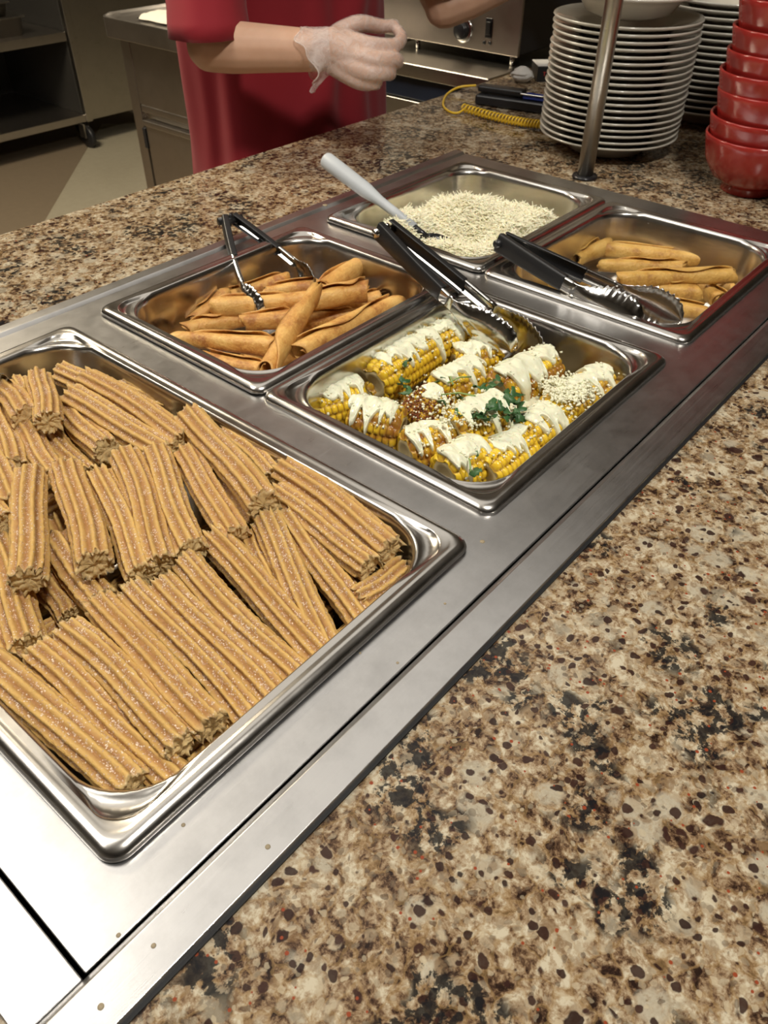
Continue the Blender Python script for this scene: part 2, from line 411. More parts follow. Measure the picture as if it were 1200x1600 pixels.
# ------------------------------------------------------------ pans
def rrect(w_, h_, ins, r, n=10, k=10):
    pts = []; info = []
    cs = [(w_-ins-r, ins+r, -PI/2), (w_-ins-r, h_-ins-r, 0), (ins+r, h_-ins-r, PI/2), (ins+r, ins+r, PI)]
    for ci, (cx, cy, a0) in enumerate(cs):
        for i in range(n+1):
            a = a0+PI/2*i/n; pts.append((cx+r*math.cos(a), cy+r*math.sin(a))); info.append(i/n)
        nx_ = cs[(ci+1) % 4]; a = nx_[2]
        e = (nx_[0]+r*math.cos(a), nx_[1]+r*math.sin(a)); s_ = pts[-1]
        for i in range(1, k): pts.append((s_[0]+(e[0]-s_[0])*i/k, s_[1]+(e[1]-s_[1])*i/k)); info.append(-min(i, k-i)/k)
    return pts, info
def smooth(x): x = max(0, min(1, x)); return x*x*(3-2*x)
def pan(label, x, y, w_, h_, depth, rot=0, zb=.0, seed=0):
    root = thing('steam_pan', (x,y,H+FZ+zb), label, 'food pan', None, Quaternion((0,0,1), rot))
    rings = []
    def R(ins, r, z, dim=0):
        pts, info = rrect(w_, h_, ins, r)
        ring = []
        for (px, py), t_ in zip(pts, info):
            mk = smooth(t_/.14)*smooth((1-t_)/.14) if t_ >= 0 else 0
            ring.append(Vector((px, py, z - dim*mk)))
        rings.append(ring)
    for ins, r, z in [(0,.013,.0002),(0,.013,.0012),(.0008,.0125,.0035),(.0025,.012,.0055),(.0050,.0115,.0068),(.0075,.012,.0072),(.0095,.013,.0068)]: R(ins, r, z)
    for tt, dim in [(.0,0),(.16,0),(.26,.0006),(.34,.0034),(.7,.0036),(.95,.0034),(1.0,.0025)]:
        R(.0110+.0050*tt, .014+.034*tt, .0064, dim)
    R(.0175,.047,.0050,.0018); R(.0190,.0465,.0020,.0006); R(.0198,.046,-.003)
    R(.021,.045,-.012)
    zb_ = -depth
    for f_ in (.2,.4,.6,.8): R(.021+.008*f_, .045-.006*f_, -.012+(zb_+.026)*f_)
    for k in range(5):
        a = PI/2*k/4; R(.029+.014*(1-math.cos(a)), .039-.0115*(1-math.cos(a)), zb_+.014-.014*math.sin(a))
    R(.06,.02,zb_); R(min(w_,h_)*.45,.006,zb_)
    m_ = MB().loft(rings, True, False, True)
    o = m_.build('pan_body', 'pan_steel', root)
    return root
pan('deep full-size steel pan heaped with churros at lower left', 0, 0, PW, PL, .065, .008, .002)
pan('steel half pan of golden rolled taquitos beneath the small open tongs', X2, YS+.267, PW, PH_, .100, 0, .0016)
pan('steel half pan of cream-covered corn cobs nearest the front edge', X2, YS, PW, PH_+.002, .075)
pan('steel half pan of white shredded cheese at the back corner', X3, YS+.267, PW, PH_, .065, 0, .0016)
pan('steel half pan of dull golden taquitos at the right end of the frame', X3, YS, PW, PH_+.002, .075)

# ------------------------------------------------------------ churros
def churro_obj(A, B, R, seed, label, group='churros heaped in the full-size pan', roll=None, bend=0.0, crumb_end=1.0):
    rnd = random.Random(seed); A = Vector(A); B = Vector(B); L = (B-A).length; mid = (A+B)/2
    lobes = 10; per = 7; n = lobes*per; ns = 64
    ph = rnd.random()*6.28 if roll is None else roll
    deep = rnd.randrange(lobes); vs = []; rd = []; cr = []; rings = []
    lobeamp = [rnd.uniform(.85, 1.15) for _ in range(lobes)]
    def prof(th, s):
        u = (th*lobes/(2*PI)) % lobes; k = int(round(u)) % lobes; fr = .5+.5*math.cos(2*PI*(u-round(u)))
        rg = fr**.95
        dd = .12 if int(u) == deep else 0.0
        wob = noise.noise(Vector((math.cos(th)*1.5, math.sin(th)*1.5, s*9+seed*7.3)))*.05
        return R*(.80-dd*(1-rg)+.21*lobeamp[k]*rg+wob)+.0007*noise.noise(Vector((math.cos(th)*R*420, math.sin(th)*R*420, s*L*300+seed*11)))+.00045*noise.noise(Vector((math.cos(th)*R*900, math.sin(th)*R*900, s*L*800+seed*5))), rg
    jag = [rnd.uniform(-.0035, .0035) for _ in range(n)]; jag2 = [rnd.uniform(-.0035, .0035) for _ in range(n)]
    jag = [(jag[i]+jag[i-1]*.5) for i in range(n)]; jag2 = [(jag2[i]+jag2[i-1]*.5) for i in range(n)]
    tw = rnd.uniform(-.25, .25)
    def ctr(s): return Vector((0, math.sin(PI*s)*bend+math.sin(2*PI*s+seed)*.0010, math.sin(PI*s*1.3+seed)*.0008))
    def ring(s, sc, jg, crm, dx=0):
        c0 = ctr(s); r_ = []
        for i in range(n):
            th = 2*PI*i/n; r, rg = prof(th, s); a = th+ph+tw*s
            if crm == 1: r = R*.86*(1+.08*noise.noise(Vector((math.cos(th)*2, math.sin(th)*2, seed+sc))))
            r_.append(Vector(((s-.5)*L+jg[i]*sc*1.0+dx*(1+.0*i), c0.y+math.cos(a)*r*sc, c0.z+math.sin(a)*r*sc)))
            rd.append(rg); cr.append(crm)
        rings.append(r_)
    z0 = [0]*n
    CN = lambda sc, e: [(.0020*noise.noise(Vector((sc*math.cos(2*PI*q/n)*3.2, sc*math.sin(2*PI*q/n)*3.2, seed*3.1+e)))+.0012*noise.noise(Vector((sc*math.cos(2*PI*q/n)*9, sc*math.sin(2*PI*q/n)*9, seed+e))))/sc for q in range(n)]
    for sc in (.12, .3, .45, .6, .75, .88): ring(0, sc, CN(sc, 0), 1, .0012)
    ring(0, .96, jag, .8)
    for k in range(ns+1):
        s = .012+.976*k/ns
        ring(s, 1, [j*.35*(1 if k == 0 else 0) for j in jag] if k < ns else [j*.35 for j in jag2], .35 if k in (0, ns) else 0)
    ring(1, .96, jag2, .8)
    for sc in (.88, .75, .6, .45, .3, .12): ring(1, sc, CN(sc, 40), 1, -.0012)
    mb = MB().loft(rings, True, True, True)
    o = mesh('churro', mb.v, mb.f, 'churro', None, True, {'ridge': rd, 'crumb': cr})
    o.location = mid; o.rotation_mode = 'QUATERNION'; o.rotation_quaternion = frame_rot(B-A, (0,0,1))
    return tag(o, label, 'churro', group)
ORD0 = ['first','second','third','fourth','fifth','sixth','seventh','eighth','ninth','tenth','eleventh']
CH = [
 # end, end, radius, bend, label
 ((0.206,0.167,0.896), (0.187,0.021,0.874), .0135, .002, 'rightmost long churro of the front row, beside the two steep slanting ones'),
 ((0.175,0.163,0.896), (0.164,0.021,0.874), .0125, -.001, 'second churro from the right in the long slanting front row'),
 ((0.151,0.159,0.894), (0.143,0.021,0.872), .0130, .001, 'third churro from the right in the front row, with a deep dark groove'),
 ((0.133,0.171,0.895), (0.122,0.026,0.872), .0128, .001, 'churro at the middle of the front row with a small dark burnt dimple'),
 ((0.111,0.175,0.896), (0.098,0.038,0.89), .0130, -.002, 'front row churro whose lower end stops above the dark gap at the pan edge'),
 ((0.081,0.17,0.896), (0.076,0.042,0.89), .0128, .002, 'front row churro with a chipped blunt lower end left of the dark gap'),
 ((0.058,0.174,0.89), (0.062,0.031,0.876), .0130, .001, 'second churro from the left in the front row, ending at the pan corner'),
 ((0.028,0.192,0.894), (0.04,0.046,0.882), .0140, .003, 'leftmost churro of the front row, ending in the near pan corner'),
 ((0.149,0.324,0.912), (0.082,0.216,0.912), .0140, 0, 'pale churro standing out upright in the picture with a torn lower end, left side'),
 ((0.176,0.314,0.908), (0.123,0.193,0.912), .0142, .001, 'churro with a round torn open end just right of the pale upright one'),
 ((0.191,0.291,0.904), (0.145,0.17,0.9), .0130, .001, 'narrow churro between the one with the open end and the two sugary ones'),
 ((0.219,0.292,0.908), (0.159,0.167,0.902), .0138, .002, 'sugary middle churro with a broken ridge partway down its right side'),
 ((0.239,0.278,0.906), (0.183,0.161,0.902), .0138, -.001, 'sugary middle churro next right of the one with the broken ridge'),
 ((0.257,0.261,0.902), (0.217,0.151,0.898), .0132, .001, 'heavily sugared churro under the big diagonal one, its end above the small stub'),
 ((0.275,0.256,0.894), (0.242,0.157,0.892), .0120, .001, 'thin churro squeezed between the sugared one and the big diagonal one'),
 ((0.289,0.292,0.912), (0.248,0.149,0.912), .0150, .001, 'big thick diagonal churro with a holed pale groove near the back wall'),
 ((0.305,0.267,0.896), (0.292,0.186,0.894), .0125, .001, 'short churro behind the big diagonal one, close to the back wall'),
 ((0.298,0.181,0.904), (0.284,0.049,0.9), .0140, .002, 'uppermost of the two parallel churros ending at the right pan corner'),
 ((0.274,0.165,0.9), (0.263,0.053,0.896), .0125, .001, 'lower of the two parallel churros ending at the right pan corner'),
 ((0.247,0.15,0.898), (0.194,0.032,0.874), .0132, .001, 'left one of the two steep churros fanning below the parallel pair'),
 ((0.263,0.142,0.896), (0.233,0.031,0.874), .0128, .001, 'right one of the two steep churros fanning below the parallel pair'),
 ((0.235,0.154,0.886), (0.205,0.095,0.88), .0115, 0, 'short stub of churro showing between the front row and the steep pair'),
 ((0.291,0.043,0.88), (0.242,0.046,0.88), .0120, 0, 'small churro piece lying crosswise at the right pan corner'),
 ((0.271,0.427,0.906), (0.269,0.274,0.904), .0140, .002, 'long churro second from the back wall, running to the big diagonal one'),
 ((0.27,0.477,0.894), (0.282,0.346,0.89), .0130, 0, 'churro at the far end reaching furthest up toward the back corner'),
 ((0.243,0.412,0.904), (0.247,0.272,0.902), .0142, .001, 'long wide churro in the upper middle, third from the back wall'),
 ((0.235,0.41,0.892), (0.219,0.324,0.898), .0138, 0, 'short churro with a torn end tucked under the wide one at upper left'),
 ((0.301,0.42,0.886), (0.312,0.326,0.888), .0110, 0, 'thin churro lying flat along the back wall'),
 ((0.239,0.458,0.91), (0.199,0.373,0.916), .0130, 0, 'stubby churro with a round toothed end at the top left of the heap'),
 ((0.208,0.467,0.906), (0.195,0.404,0.908), .0150, 0, 'wide short churro broken open beside the toothed stub'),
 ((0.231,0.487,0.896), (0.212,0.435,0.896), .0110, 0, 'small churro piece between the wide broken one and the toothed stub'),
 ((0.189,0.408,0.894), (0.173,0.335,0.89), .0138, 0, 'half-hidden churro below the toothed stub, above the pale upright one'),
 ((0.204,0.399,0.886), (0.196,0.324,0.882), .0125, 0, 'deep-lying churro right below the toothed stub'),
 ((0.223,0.404,0.878), (0.216,0.33,0.874), .0110, 0, 'dark thin churro deep in the gap below the short torn one'),
 ((0.184,0.456,0.9), (0.151,0.359,0.898), .0138, .001, 'churro at the left picture edge below the wide broken one'),
 ((0.149,0.407,0.906), (0.125,0.307,0.904), .0140, 0, 'churro at the left picture edge, left of the pale upright one'),
 ((0.104,0.333,0.906), (0.107,0.291,0.906), .0130, 0, 'churro end peeking in at the left picture edge, halfway down the heap'),
 ((0.096,0.295,0.89), (0.058,0.189,0.884), .0145, .002, 'long dark churro at lower left running under the pale upright one'),
 ((0.126,0.263,0.888), (0.114,0.182,0.886), .0145, .001, 'churro lying under the open-ended one, left of the front row'),
 ((0.145,0.293,0.878), (0.134,0.239,0.876), .0130, 0, 'dark churro deep below the open-ended one'),
 ((0.104,0.247,0.876), (0.097,0.201,0.872), .0110, 0, 'pale thin churro at the edge of the dark hole'),
 ((0.056,0.271,0.88), (0.042,0.19,0.878), .0130, 0, 'churro under the leftmost front row one at the left picture edge'),
]
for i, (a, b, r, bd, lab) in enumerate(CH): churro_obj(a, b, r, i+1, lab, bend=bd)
# the lower layer, seen only through the gaps
rnd = random.Random(4)
for j in range(11):
    y = .045+.042*j
    churro_obj((.075, y, H-.042), (.235, y+rnd.uniform(-.012,.012), H-.042), .0125, 100+j, 'churro of the lower layer, %s from the near pan end, showing only through gaps' % ORD0[j], group='lower churros showing through the gaps')
for j in range(6):
    y = .05+.05*j
    churro_obj((.262, y, H-.043), (.296, y+.06, H-.036), .0105, 140+j, 'short churro deep along the right wall, %s from the near pan end' % ORD0[j], group='lower churros showing through the gaps')

# ------------------------------------------------------------ taquitos
def taquito(A, B, R, seed, label, group, mat='tortilla', flip=0, taper=.12, face=.5):
    rnd = random.Random(seed); A = Vector(A); B = Vector(B); L = (B-A).length
    turns = rnd.uniform(1.9, 2.3); nt = 46; nl = 20; th = .0011
    start = -PI*turns*2 + PI*face; vs = []; k1 = rnd.uniform(1.2, 2.2); cen = rnd.uniform(.35, .65)
    ends = [rnd.uniform(-.4, .4) for _ in range(4)]
    out = []; inn = []
    for i in range(nl+1):
        s = i/nl
        tend = start+turns*2*PI - k1*(2*(s-cen))**2*.9 + .25*math.sin(s*9+seed)
        t0 = start - .5*math.sin(s*5+seed)
        sc = 1+taper*(s-.5)*2*(1 if seed % 2 else -1)+.05*math.sin(s*7+seed*1.7)
        ro = []; ri = []
        for j in range(nt+1):
            a = t0+(tend-t0)*j/nt; f = j/nt
            r = R*sc*(.50+.50*((a-start)/(turns*2*PI)))*(1+.045*noise.noise(Vector((math.cos(a)*1.3, math.sin(a)*1.3, s*3+seed))))
            if f > .93: r += .0012*(f-.93)/.07
            dz = 1-.10*math.cos(2*a)
            x = (s-.5)*L + (.004*math.sin(a*1.0+seed)+.002*math.sin(2.3*a+seed))*(1 if i in (0, nl) else 0)
            yy = .0025*math.sin(PI*s)*math.sin(seed*2.1)
            ro.append(Vector((x, yy+r*math.cos(a)*dz, r*math.sin(a)*.95))); r2 = r-th
            ri.append(Vector((x, yy+r2*math.cos(a)*dz, r2*math.sin(a)*.95)))
        out.append(ro+ri[::-1])
    mb = MB().loft(out, True, False, False)
    n = 2*(nt+1)
    for base, rev in ((0, 0), (nl*n, 1)):
        for j in range(nt):
            q = (base+j, base+j+1, base+n-2-j, base+n-1-j); mb.f.append(q if rev else q[::-1])
    o = mb.build('taquito', mat)
    o.location = (A+B)/2; o.rotation_mode = 'QUATERNION'; o.rotation_quaternion = frame_rot(B-A, (0,0,1))
    return tag(o, label, 'taquito', group)
G1 = 'rolled taquitos in the left half pan'
TQ = [
 ((0.407,0.474,0.874), (0.469,0.374,0.874), .0120, 'long straight taquito nearest the left front wall of its pan', .45),
 ((0.413,0.433,0.86), (0.45,0.345,0.86), .0115, 'taquito lowest at the front, partly under the long straight one', .5),
 ((0.556,0.394,0.904), (0.421,0.337,0.878), .0118, 'taquito lying steeply across the others, torn near its top end', .72),
 ((0.472,0.34,0.878), (0.638,0.335,0.88), .0125, 'longest taquito, slanting up along the right wall of its pan', .6),
 ((0.537,0.356,0.864), (0.584,0.344,0.864), .0125, 'short taquito with an open mouth below the longest one', .5),
 ((0.582,0.412,0.886), (0.688,0.431,0.888), .0145, 'fat taquito pointing up toward the black corn tongs', .25),
 ((0.554,0.401,0.888), (0.62,0.372,0.888), .0140, 'taquito with a dark torn notch under the fat pointing one', .6),
 ((0.483,0.492,0.878), (0.576,0.416,0.88), .0130, 'taquito under the left tong tip with its end flap lifted', .35),
 ((0.488,0.446,0.872), (0.548,0.402,0.87), .0125, 'taquito in the middle with a curled open flap at its left end', .4),
 ((0.442,0.498,0.862), (0.511,0.464,0.862), .0115, 'taquito behind the long straight one with a pointed left end', .55),
 ((0.464,0.515,0.86), (0.519,0.516,0.874), .0105, 'small taquito leaning up at the left end of the pile', .5),
 ((0.508,0.522,0.864), (0.599,0.491,0.874), .0115, 'taquito at the back of the pile behind the left tong tip', .5),
 ((0.56,0.493,0.868), (0.621,0.451,0.868), .0110, 'taquito at the back between the two tong tips', .5),
 ((0.547,0.43,0.856), (0.614,0.379,0.856), .0120, 'taquito in the shadow right of the steeply lying one', .5),
 ((0.594,0.414,0.862), (0.659,0.378,0.862), .0115, 'taquito in the shadow under the notched one', .5),
 ((0.546,0.359,0.844), (0.647,0.365,0.844), .0115, 'lowest taquito against the right wall of its pan', .5),
]
for i, (a, b, r, lab, fc) in enumerate(TQ): taquito(Vector(a)+Vector((0,0,.004)), Vector(b)+Vector((0,0,.004)), r*1.10, i+1, lab+', left half pan', G1, face=fc)
for j, (a, b) in enumerate([((X2+.05,YS+.32,H-.075),(X2+.19,YS+.33,H-.075)), ((X2+.05,YS+.36,H-.075),(X2+.20,YS+.36,H-.073)), ((X2+.09,YS+.395,H-.074),(X2+.25,YS+.40,H-.072)), ((X2+.12,YS+.44,H-.075),(X2+.27,YS+.44,H-.073)), ((X2+.2,YS+.33,H-.075),(X2+.27,YS+.41,H-.073))]):
    taquito(a, b, .0125, 60+j, 'taquito of the bottom layer in the left half pan, %s from the front wall' % ORD0[j], 'bottom layer of taquitos')
G2 = 'dull golden taquitos in the right half pan'
TQ2 = [
 ((0.924,0.254,0.86), (0.987,0.241,0.866), .0125, 'short taquito turned toward the cheese pan at the left back', .5),
 ((0.981,0.242,0.864), (1.039,0.11,0.864), .0130, 'long flat taquito with a wavy flap at the very back', .3),
 ((0.937,0.221,0.86), (1.001,0.129,0.86), .0115, 'taquito second from the back, ending short of the long flat one', .5),
 ((0.888,0.17,0.87), (0.999,0.06,0.872), .0120, 'most prominent long taquito reaching furthest right', .6),
 ((0.919,0.151,0.856), (0.952,0.084,0.856), .0120, 'taquito just below the most prominent one', .5),
 ((0.886,0.133,0.85), (0.918,0.059,0.85), .0120, 'taquito whose end shows right of the scalloped tong tip', .5),
 ((1.012,0.127,0.842), (0.96,0.06,0.852), .0115, 'taquito with an open round mouth facing the front right', .5),
 ((0.866,0.193,0.86), (0.857,0.106,0.856), .0130, 'taquito lying between the two tong arms, nearest the front', .5),
 ((0.859,0.292,0.85), (0.861,0.223,0.854), .0120, 'taquito under the black tong handle at the left wall', .5),
 ((0.885,0.262,0.856), (0.891,0.206,0.856), .0120, 'taquito under the black tong handle, second from the left wall', .5),
 ((0.974,0.099,0.836), (1.032,0.061,0.844), .0110, 'taquito peeking out behind the open mouth one', .5),
 ((1.028,0.145,0.846), (1.063,0.092,0.85), .0110, 'taquito tip peeking out behind the most prominent one', .5),
]
for i, (a, b, r, lab, fc) in enumerate(TQ2): taquito(Vector(a)+Vector((0,0,.004)), Vector(b)+Vector((0,0,.004)), r*1.08, i+31, lab+', right half pan', G2, 'tortilla_dull', face=fc)

# ------------------------------------------------------------ corn cobs
def cob(A, B, R, seed, label, crema=(0,1), charf=.2, chili=False, cover=1.0, fa=.5, ang0=0.0):
    rnd = random.Random(seed); A = Vector(A); B = Vector(B); L = (B-A).length
    root = thing('corn_cob', (A+B)/2, label, 'corn', 'corn cobs in the half pan', frame_rot(B-A, (0,0,1)))
    rows = 13; kn = max(5, int(L/.0060)); pr = 6; pl = 6
    vs = []; rg = []; chv = []; n = rows*pr
    def rad(th, s):
        u = th*rows/(2*PI); k = math.floor(u); off = .5*(k % 2)
        v = s*kn+off; u += .10*noise.noise(Vector((s*14, k*2.3, seed))); du = min(1, abs(u-k-.5)*2); dv = abs((v % 1)-.5)*2
        b_ = max(0, 1-du**2.4)**.5*max(0, 1-dv**2.6)**.5
        kk = noise.noise(Vector((k*3.1, math.floor(v)*1.7, seed)))
        end = 1-.20*(2*abs(s-.5))**8
        return (R-.0034)*end + .0034*b_*(1+.25*kk), b_
    rings = []; ns = kn*pl
    for i in range(ns+1):
        s = i/ns; r_ = []
        for j in range(n):
            th = 2*PI*(j+.0)/n; r, b_ = rad(th, s)
            x = (s-.5)*L
            if i in (0, ns): r *= .90
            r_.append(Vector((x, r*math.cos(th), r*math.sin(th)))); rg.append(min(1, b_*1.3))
            cm = charf*(.95+2.0*noise.noise(Vector((x*45, math.cos(th)*1.6, math.sin(th)*1.6+seed))))
            chv.append(max(0, min(1, cm)))
        rings.append(r_)
    for e, sx in ((0, 1), (len(rings)-1, -1)):      # kernels turn in toward the cut face
        src = rings[0] if e == 0 else rings[-1]
        for f_, dx in ((.90, -.0010), (.76, .0006), (.62, .0022)):
            nr = [Vector((v.x - sx*(-dx)*1.0, v.y/.90*f_, v.z/.90*f_)) for v in src]
            if e == 0: rings.insert(0, nr); rg[:0] = [.8]*n; chv[:0] = [charf*.3]*n
            else: rings.append(nr); rg += [.8]*n; chv += [charf*.3]*n
    mb = MB().loft(rings)
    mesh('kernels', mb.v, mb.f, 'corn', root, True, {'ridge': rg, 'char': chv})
    c = MB(); prf = [(0.0,-L/2+.003),(R*.35,-L/2+.002),(R*.42,-L/2-.0005),(R*.58,-L/2-.0005),(R*.70,-L/2+.0022),(R*.70,L/2-.0022),(R*.58,L/2+.0005),(R*.42,L/2+.0005),(R*.35,L/2-.002),(0.0,L/2-.003)]
    M_ = Matrix.Rotation(PI/2, 4, 'Y')
    c.lathe([(max(r, .0002), z) for r, z in prf], n=28, M=M_); c.build('cob_core', 'cob_core', root)
    upl = frame_rot(B-A, (0,0,1))
    if crema:
        s0, s1 = crema; nl = 90; na = 30; outr = []; innr = []
        lift = [0]*(nl+1)
        for i in range(nl+1):
            s = s0+(s1-s0)*i/nl; q = i/nl; e_ = max(0, 1-(2*q-1)**6)**.5
            def reach(side):
                w_ = noise.noise(Vector((s*L*70, side*5.3, seed*1.9))); w2 = noise.noise(Vector((s*L*150, side*9.3, seed*2.9)))
                return max(.06, (.50+.85*w_+2.6*max(0, w2)**1.3)*cover*e_+.05)
            aL, aR = reach(1), reach(-1)
            ro = []; ri = []
            for j in range(na+1):
                t_ = j/na*2-1; a = PI/2+ang0*.3 + (aR*t_ if t_ > 0 else aL*t_)
                edge = max(0, 1-abs(t_)**5)**.5*min(1, e_*1.2)
                nz = noise.noise(Vector((s*L*120, a*2.2, seed*3.3)))
                nz2 = noise.noise(Vector((s*L*420, a*7, seed*5.3)))
                r = R-.0010+(.0030+.0026*nz+.0006*nz2+.0012*(abs(t_) > .75))*edge
                x = (s-.5)*L*1.0
                ro.append(Vector((x, r*math.cos(a), r*math.sin(a)))); r2 = R-.0028
                ri.append(Vector((x, r2*math.cos(a), r2*math.sin(a))))
            outr.append(ro+ri[::-1])
        MB().loft(outr, True, True, True).build('crema', 'crema', root)
    m2 = MB()
    for k in range(int(900*L/.06*.07)):
        a = PI/2+rnd.gauss(0, .65); x = rnd.uniform(-.48, .48)*L; r = R+rnd.uniform(0, .0022); z = rnd.uniform(.0005, .0014)
        M_ = Matrix.Translation((x, r*math.cos(a), r*math.sin(a))) @ Matrix.Rotation(rnd.random()*6, 4, (rnd.random(), rnd.random(), 1))
        m2.box((-z,-z*.8,-z*.7), (z,z*.8,z*.7), M_)
    tag(m2.build('cheese_crumbles', 'crumbled_cheese', root), kind='stuff')
    if chili:
        m3 = MB()
        for k in range(1500):
            a = rnd.uniform(0, 2*PI); x = rnd.uniform(-.5, .5)*L; r = R-.0006+rnd.uniform(0, .0008); z = rnd.uniform(.0004, .0011)
            M_ = Matrix.Translation((x, r*math.cos(a), r*math.sin(a))) @ Matrix.Rotation(rnd.random()*6, 4, (rnd.random(), rnd.random(), 1))
            m3.box((-z,-z,-z*.4), (z,z,z*.4), M_)
        tag(m3.build('chili_dusting', 'chili_dusting', root), kind='stuff')
    return root
CB = [
 ((0.497,0.245,0.872), (0.582,0.246,0.872), .0235, (.12,1.0), .15, False, 1.0, 'corn cob with long white drips, its cut end facing left, along the back wall'),
 ((0.592,0.246,0.872), (0.661,0.244,0.87), .0225, (.0,.95), .2, False, .9, 'corn cob furthest back under the black tongs, following the dripping one'),
 ((0.489,0.259,0.854), (0.528,0.264,0.85), .0200, None, .6, False, 1.0, 'bare orange cob end beside the cut face of the dripping cob'),
 ((0.426,0.263,0.864), (0.466,0.245,0.866), .0220, (.1,1.0), .05, False, .75, 'corn cob at the left front corner with a smooth thick dome of cream'),
 ((0.43,0.217,0.87), (0.446,0.176,0.868), .0240, (-.05,.88), .95, False, .95, 'corn cob with browned kernels and two cream streaks over its end, left front'),
 ((0.471,0.178,0.858), (0.509,0.175,0.87), .0220, (.55,1.0), 1.0, True, .6, 'corn cob covered in dark red chili powder in the middle left'),
 ((0.518,0.179,0.872), (0.569,0.173,0.872), .0225, (.0,1.0), .4, False, .9, 'corn cob left of the cilantro with chili patches on its cream'),
 ((0.591,0.209,0.864), (0.625,0.187,0.866), .0215, (.0,.8), .45, False, .8, 'corn cob at the back below the tong tips with an orange dusted end'),
 ((0.563,0.133,0.874), (0.63,0.122,0.874), .0250, (.0,1.0), .8, False, 1.0, 'big corn cob at the back right with browned kernels and a lump of crumbled cheese'),
 ((0.469,0.121,0.878), (0.513,0.105,0.882), .0240, (.1,1.0), .35, False, 1.0, 'middle corn cob carrying the cilantro, one thick drip on its right'),
 ((0.427,0.146,0.866), (0.47,0.129,0.866), .0220, (.0,.85), .8, False, .9, 'corn cob at the front edge with dark chili showing through its cream'),
 ((0.422,0.097,0.868), (0.465,0.09,0.868), .0225, (.0,.85), .05, False, 1.1, 'corn cob nearest the front corner, thick with cream and herbs'),
 ((0.45,0.072,0.866), (0.502,0.07,0.866), .0220, (.25,1.0), .02, False, .7, 'bright yellow corn cob at the front corner with a bare rounded end'),
 ((0.508,0.071,0.87), (0.56,0.068,0.87), .0220, (.15,.8), .10, False, .9, 'corn cob second along the front right wall with a spoonful of cream'),
 ((0.567,0.072,0.87), (0.645,0.064,0.87), .0225, (.15,1.0), .5, False, .9, 'corn cob at the right end buried in crumbled cheese'),
 ((0.542,0.111,0.85), (0.605,0.112,0.85), .0210, (.0,1.0), .3, False, .8, 'corn cob deep between the middle one and the front right row'),
 ((0.51,0.221,0.84), (0.518,0.175,0.84), .0200, None, .6, False, .8, 'corn cob at the bottom under the chili covered one'),
]
for i, (a, b, r, cr_, chf, chl, cov, lab) in enumerate(CB):
    a, b = Vector(a), Vector(b); e_ = (b-a)*.10; cob(a-e_, b+e_, r*1.08, i+3, lab, cr_, chf, chl, cov*1.12)

# loose crumbled cheese, on the cobs at the right end and in the pan corners
def crumbs(name, pts, n, rad, label, seed, s0=.0005, s1=.0017):
    rnd = random.Random(seed); m_ = MB()
    for k in range(n):
        p = rnd.choice(pts); z = rnd.uniform(s0, s1)
        q = (p[0]+rnd.gauss(0, rad), p[1]+rnd.gauss(0, rad), p[2]+abs(rnd.gauss(0, rad*.22)))
        m_.box((-z,-z*.8,-z*.6), (z,z*.8,z*.6), Matrix.Translation(q) @ Matrix.Rotation(rnd.random()*6, 4, (rnd.random(), rnd.random(), 1)))
    return tag(m_.build(name, 'crumbled_cheese'), label, 'cheese', None, 'stuff')
crumbs('crumbled_cheese', [(0.592,0.089,0.888), (0.599,0.075,0.89), (0.586,0.059,0.894), (0.569,0.067,0.894)], 800, .009, 'white cheese crumbled over the cobs at the right end of the corn pan', 1)
crumbs('crumbled_cheese', [(0.685,0.035,0.9), (0.695,0.035,0.9)], 90, .004, 'bit of white cheese lying in the right corner notch of the corn pan', 2)
crumbs('crumbled_cheese', [(0.387,0.034,0.9), (0.392,0.033,0.9)], 80, .005, 'bit of white cheese lying in the near corner notch of the corn pan', 3)
crumbs('crumbled_cheese', [(0.468,0.118,0.899), (0.475,0.138,0.894), (0.486,0.113,0.899)], 160, .012, 'white cheese crumbled in the middle of the corn pan around the cilantro', 4)
# cilantro: one object per leaf
cil = thing('cilantro_garnish', (0.493,0.103,0.9), 'dark green cilantro leaves scattered on the cream in the middle of the corn pan', 'herb')
def leafmesh(seed):
    rnd = random.Random(seed); n = 18; vs = [(0,0,0)]; 
    for k in range(n):
        a = 2*PI*k/n; lob = .62+.38*abs(math.cos(1.5*a)); lob *= (.86 if k % 2 else 1.05)
        if k == n//2: lob = .3
        r = .0075*lob; vs.append((r*math.cos(a), r*math.sin(a)*.9, .0022*math.sin(2*a+seed)+.0012*rnd.uniform(-1,1)))
    fs = [(0, 1+k, 1+(k+1) % n) for k in range(n)]
    nb = len(vs); vs += [(x, y, z-.0004) for x, y, z in vs]; fs += [(nb, nb+1+(k+1) % n, nb+1+k) for k in range(n)]
    fs += [(1+k, nb+1+k, nb+1+(k+1) % n, 1+(k+1) % n) for k in range(n)]
    me = bpy.data.meshes.new('leaf'); me.from_pydata(vs, [], fs); me.materials.append(MATS['leaf']); me.update()
    me.polygons.foreach_set('use_smooth', [True]*len(me.polygons)); return me
lms = [leafmesh(k) for k in range(5)]; rnd = random.Random(9)
